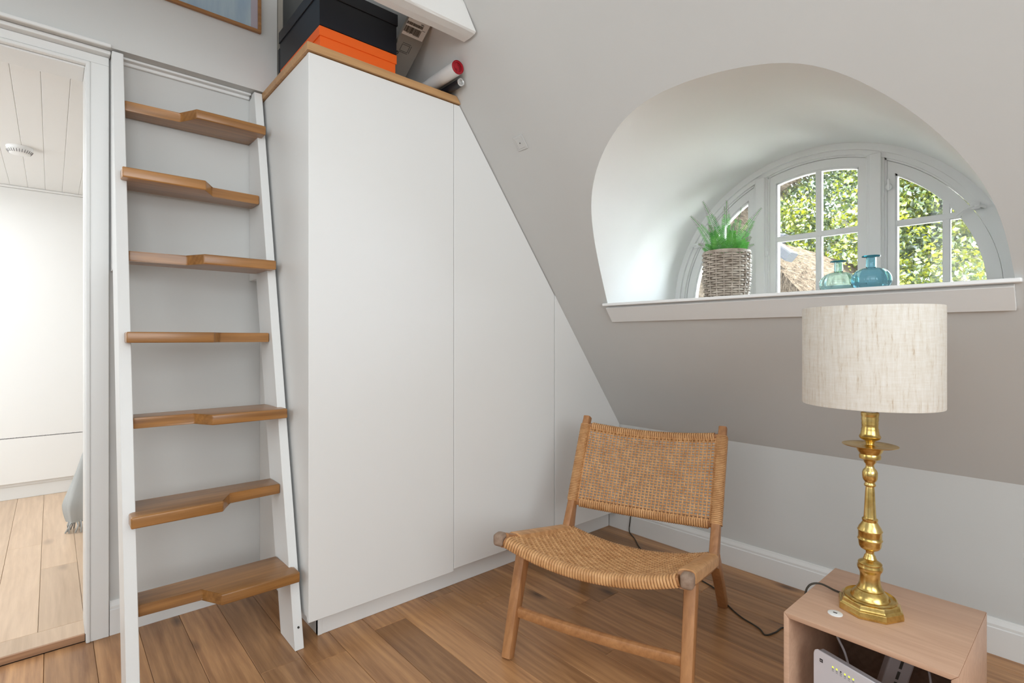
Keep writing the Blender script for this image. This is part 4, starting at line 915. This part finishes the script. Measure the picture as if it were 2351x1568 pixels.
# hanging throw
th = empty('throw_blanket', (0.118, 3.62, 0.024)); tag(th, 'grey fringed throw hanging behind the door casing', 'blanket')
b = NB(); nu, nv = 26, 16; G = []
for j in range(nv + 1):
    t = j / nv; z = 0.055 + 0.36 * t; w = 0.085 * (0.62 + 0.38 * sin(min(1.0, t / 0.35) * pi / 2)) * (1 - 0.62 * max(0, t - 0.25)); row = []
    for i in range(nu + 1):
        a_ = 2 * pi * i / nu; f_ = 1 + 0.16 * sin(5 * a_ + 2 * t) + 0.05 * sin(11 * a_)
        row.append(b.verts.new((w * f_ * cos(a_) + 0.055 * t, w * 0.7 * f_ * sin(a_), z)))
    G.append(row)
for A_, B_ in zip(G, G[1:]):
    for i in range(nu): b.faces.new([A_[i], A_[i + 1], B_[i + 1], B_[i]])
obj('cloth', b, 'cloth', th, smooth='all')
b = NB(); rng = random.Random(8)
for k in range(16):
    a_ = 2 * pi * k / 16; r0 = 0.045; p = Vector((r0 * cos(a_), 0.7 * r0 * sin(a_), 0.065)); e = p + Vector((cos(a_) * rng.uniform(0.005, 0.05), sin(a_) * 0.02, -0.0625)); sweep(b, [p, (p + e) / 2 + Vector((rng.uniform(-.01, .01), 0, 0.004)), e], circ(0.004, 5))
q = obj('fringe', b, 'cloth', th, smooth='all'); q['kind'] = 'stuff'

# ------------------------------------------------------------------ outside
b = NB(); box(b, 2.9, 60, -40, 60, -2.9, -2.8); o = struct(obj('ground', b, 'bounce_ground'))
# thatched eave arching over the window
def eave():
    b = NB(); n = 40; K = 6; R = []
    for k in range(K + 1):
        x = 2.56 + 0.42 * k / K; row = []; row2 = []
        for i in range(n + 1):
            a_ = -0.12 + (pi + 0.24) * i / n; r = 0.70 + 0.02 * k / K - 0.035 * max(0, cos(a_)) * k / K + random.uniform(-.004, .004); row.append(b.verts.new((x, WC + r * cos(a_), WZ + 0.03 + r * sin(a_)))); row2.append(b.verts.new((x, WC + (r + 0.3) * cos(a_), WZ + 0.03 + (r + 0.3) * sin(a_))))
        R.append((row, row2))
    for (a1, a2), (c1_, c2_) in zip(R, R[1:]):
        for i in range(n): b.faces.new([a1[i], a1[i + 1], c1_[i + 1], c1_[i]]); b.faces.new([a2[i], c2_[i], c2_[i + 1], a2[i + 1]])
    for row, row2 in (R[0], R[-1]):
        for i in range(n): b.faces.new([row[i], row[i + 1], row2[i + 1], row2[i]])
    # straw ends
    for i in range(1600):
        a_ = random.uniform(-0.1, pi + 0.1); r = random.uniform(0.705, 0.75); x = 2.98; p = Vector((x, WC + r * cos(a_), WZ + 0.03 + r * sin(a_))); l = random.uniform(0.02, 0.06)
        q_ = p + Vector((l, -0.35 * l * cos(a_) + random.uniform(-.01, .01), -0.35 * l * sin(a_) - 0.012)); s_ = Vector((0, -sin(a_), cos(a_))) * 0.0016
        b.faces.new([b.verts.new(p - s_), b.verts.new(p + s_), b.verts.new(q_ + s_ * .4), b.verts.new(q_ - s_ * .4)])
    return b
o = obj('thatched_eave', eave(), 'thatch'); tag(o, 'straw thatch edge arching outside over the window', 'thatch')
# neighbouring thatched gable with ridge logs, low on the left
gb_ = empty('thatched_gable', (5.0, 2.9, 0)); tag(gb_, 'thatched gable with grey ridge timbers outside, left in the window', 'roof'); GI = Matrix.Translation(-gb_.location)
e0 = P3(1862, 668, 5.0); e1 = P3(1800, 598, 5.0); e2 = P3(1745, 545, 5.0); e3 = P3(1600, 700, 5.0)
ed_ = (e0 - e1).normalized()
b = NB(); apex = Vector((5, e2.y, e2.z)); low = e0 + ed_ * 2.6; left = Vector((5, apex.y + 2.8, apex.z - 2.6))
NXG = 26
def thatched(bm, a, c, x0, x1):
    G = []
    for i in range(NXG + 1):
        row = []
        for k in range(9):
            t = i / NXG; p = a.lerp(c, t); row.append(bm.verts.new((x0 + (x1 - x0) * k / 8, p.y, p.z + random.uniform(-.014, .014) + 0.05 * sin(pi * t) )))
        G.append(row)
    for A_, B_ in zip(G, G[1:]):
        for k in range(8): bm.faces.new([A_[k], A_[k + 1], B_[k + 1], B_[k]])
thatched(b, apex, low, 4.7, 8.2); thatched(b, apex, left, 4.7, 8.2)
b.faces.new([b.verts.new((4.9, p.y, p.z - 0.03)) for p in (apex, low, left)])
for i in range(5200):
    t = random.random() ** 1.3; c = low if random.random() < .8 else left; p = apex.lerp(c, t); x = random.uniform(4.68, 5.6); dd = (c - apex).normalized()
    p = Vector((x, p.y, p.z + 0.05 * sin(pi * t) + 0.005)); l = random.uniform(0.05, 0.12); q_ = p + dd * l * 0.8 + Vector((-0.3 * l, 0, random.uniform(-0.01, 0.03))); s_ = Vector((0.004, 0, 0.003))
    b.faces.new([b.verts.new(p - s_), b.verts.new(p + s_), b.verts.new(q_ + s_ * .3), b.verts.new(q_ - s_ * .3)])
q = obj('thatch_cover', b, 'thatch', gb_); q.matrix_parent_inverse = GI
for x, dz in ((4.70, 0.0), (5.05, 0.03), (5.6, 0.0)):
    tip_ = P3(1826, 590, 4.7)
    b = NB(); sweep(b, [Vector((x, apex.y + 0.30, apex.z + 0.15)), Vector((x, apex.y, apex.z + 0.07 + dz)), Vector((x, tip_.y + (0.03 if x < 4.8 else 0.50), tip_.z + (0.0 if x < 4.8 else 0.16)))], rrect(0.16, 0.085, 0.015)); q = obj('ridge_timber', b, 'log', gb_); q.matrix_parent_inverse = GI
# trees
def tree(loc, H, R, n, seed, label, m='leaf', ls=0.064, zlo=0.36):
    rng = random.Random(seed); o = empty('tree', loc); tag(o, label, 'tree', kind=None)
    b = NB(); sweep(b, catmull([(0, 0, 0), (0.1, 0.05, H * .3), (-0.05, 0.1, H * .62), (0.0, 0, H * .9)], 6), circ(0.11, 8), scale=[(1 - 0.8 * i / 18,) * 2 for i in range(19)])
    for k in range(16):
        a_ = rng.uniform(0, 2 * pi); z = H * rng.uniform(.22, .85); e = Vector((cos(a_) * R * .8, sin(a_) * R * .8, z + R * .45)); sweep(b, catmull([(0, 0, z), (e.x * .5, e.y * .5, z + (e.z - z) * .35), tuple(e)], 4), circ(0.03, 5))
    obj('trunk', b, 'brush', o, smooth='all')
    verts = []; faces = []
    blobs = [(Vector((rng.uniform(-1, 1) * R * .72, rng.uniform(-1, 1) * R * .72, H * rng.uniform(zlo, 1.0))), R * rng.uniform(.22, .42)) for _ in range(46)]
    for i in range(n):
        c, r = rng.choice(blobs); d = Vector((rng.gauss(0, 1), rng.gauss(0, 1), rng.gauss(0, 1))).normalized(); p = c + d * r * rng.uniform(.55, 1.05)
        q_ = Quaternion(Vector((rng.gauss(0, 1), rng.gauss(0, 1), rng.gauss(0, 1))).normalized(), rng.uniform(0, pi)); s_ = ls * rng.uniform(.6, 1.25); k = len(verts)
        for vx in ((-.5, 0, 0), (-.1, .32, .05), (.5, 0, -.04), (-.1, -.32, .05)): verts.append(tuple(p + q_ @ (Vector(vx) * s_)))
        faces.append((k, k + 1, k + 2, k + 3))
    me = bpy.data.meshes.new('foliage'); me.from_pydata(verts, [], faces); me.materials.append(M[m]); f_ = bpy.data.objects.new('foliage', me); COL.objects.link(f_); f_.parent = o; f_['kind'] = 'stuff'
    return o
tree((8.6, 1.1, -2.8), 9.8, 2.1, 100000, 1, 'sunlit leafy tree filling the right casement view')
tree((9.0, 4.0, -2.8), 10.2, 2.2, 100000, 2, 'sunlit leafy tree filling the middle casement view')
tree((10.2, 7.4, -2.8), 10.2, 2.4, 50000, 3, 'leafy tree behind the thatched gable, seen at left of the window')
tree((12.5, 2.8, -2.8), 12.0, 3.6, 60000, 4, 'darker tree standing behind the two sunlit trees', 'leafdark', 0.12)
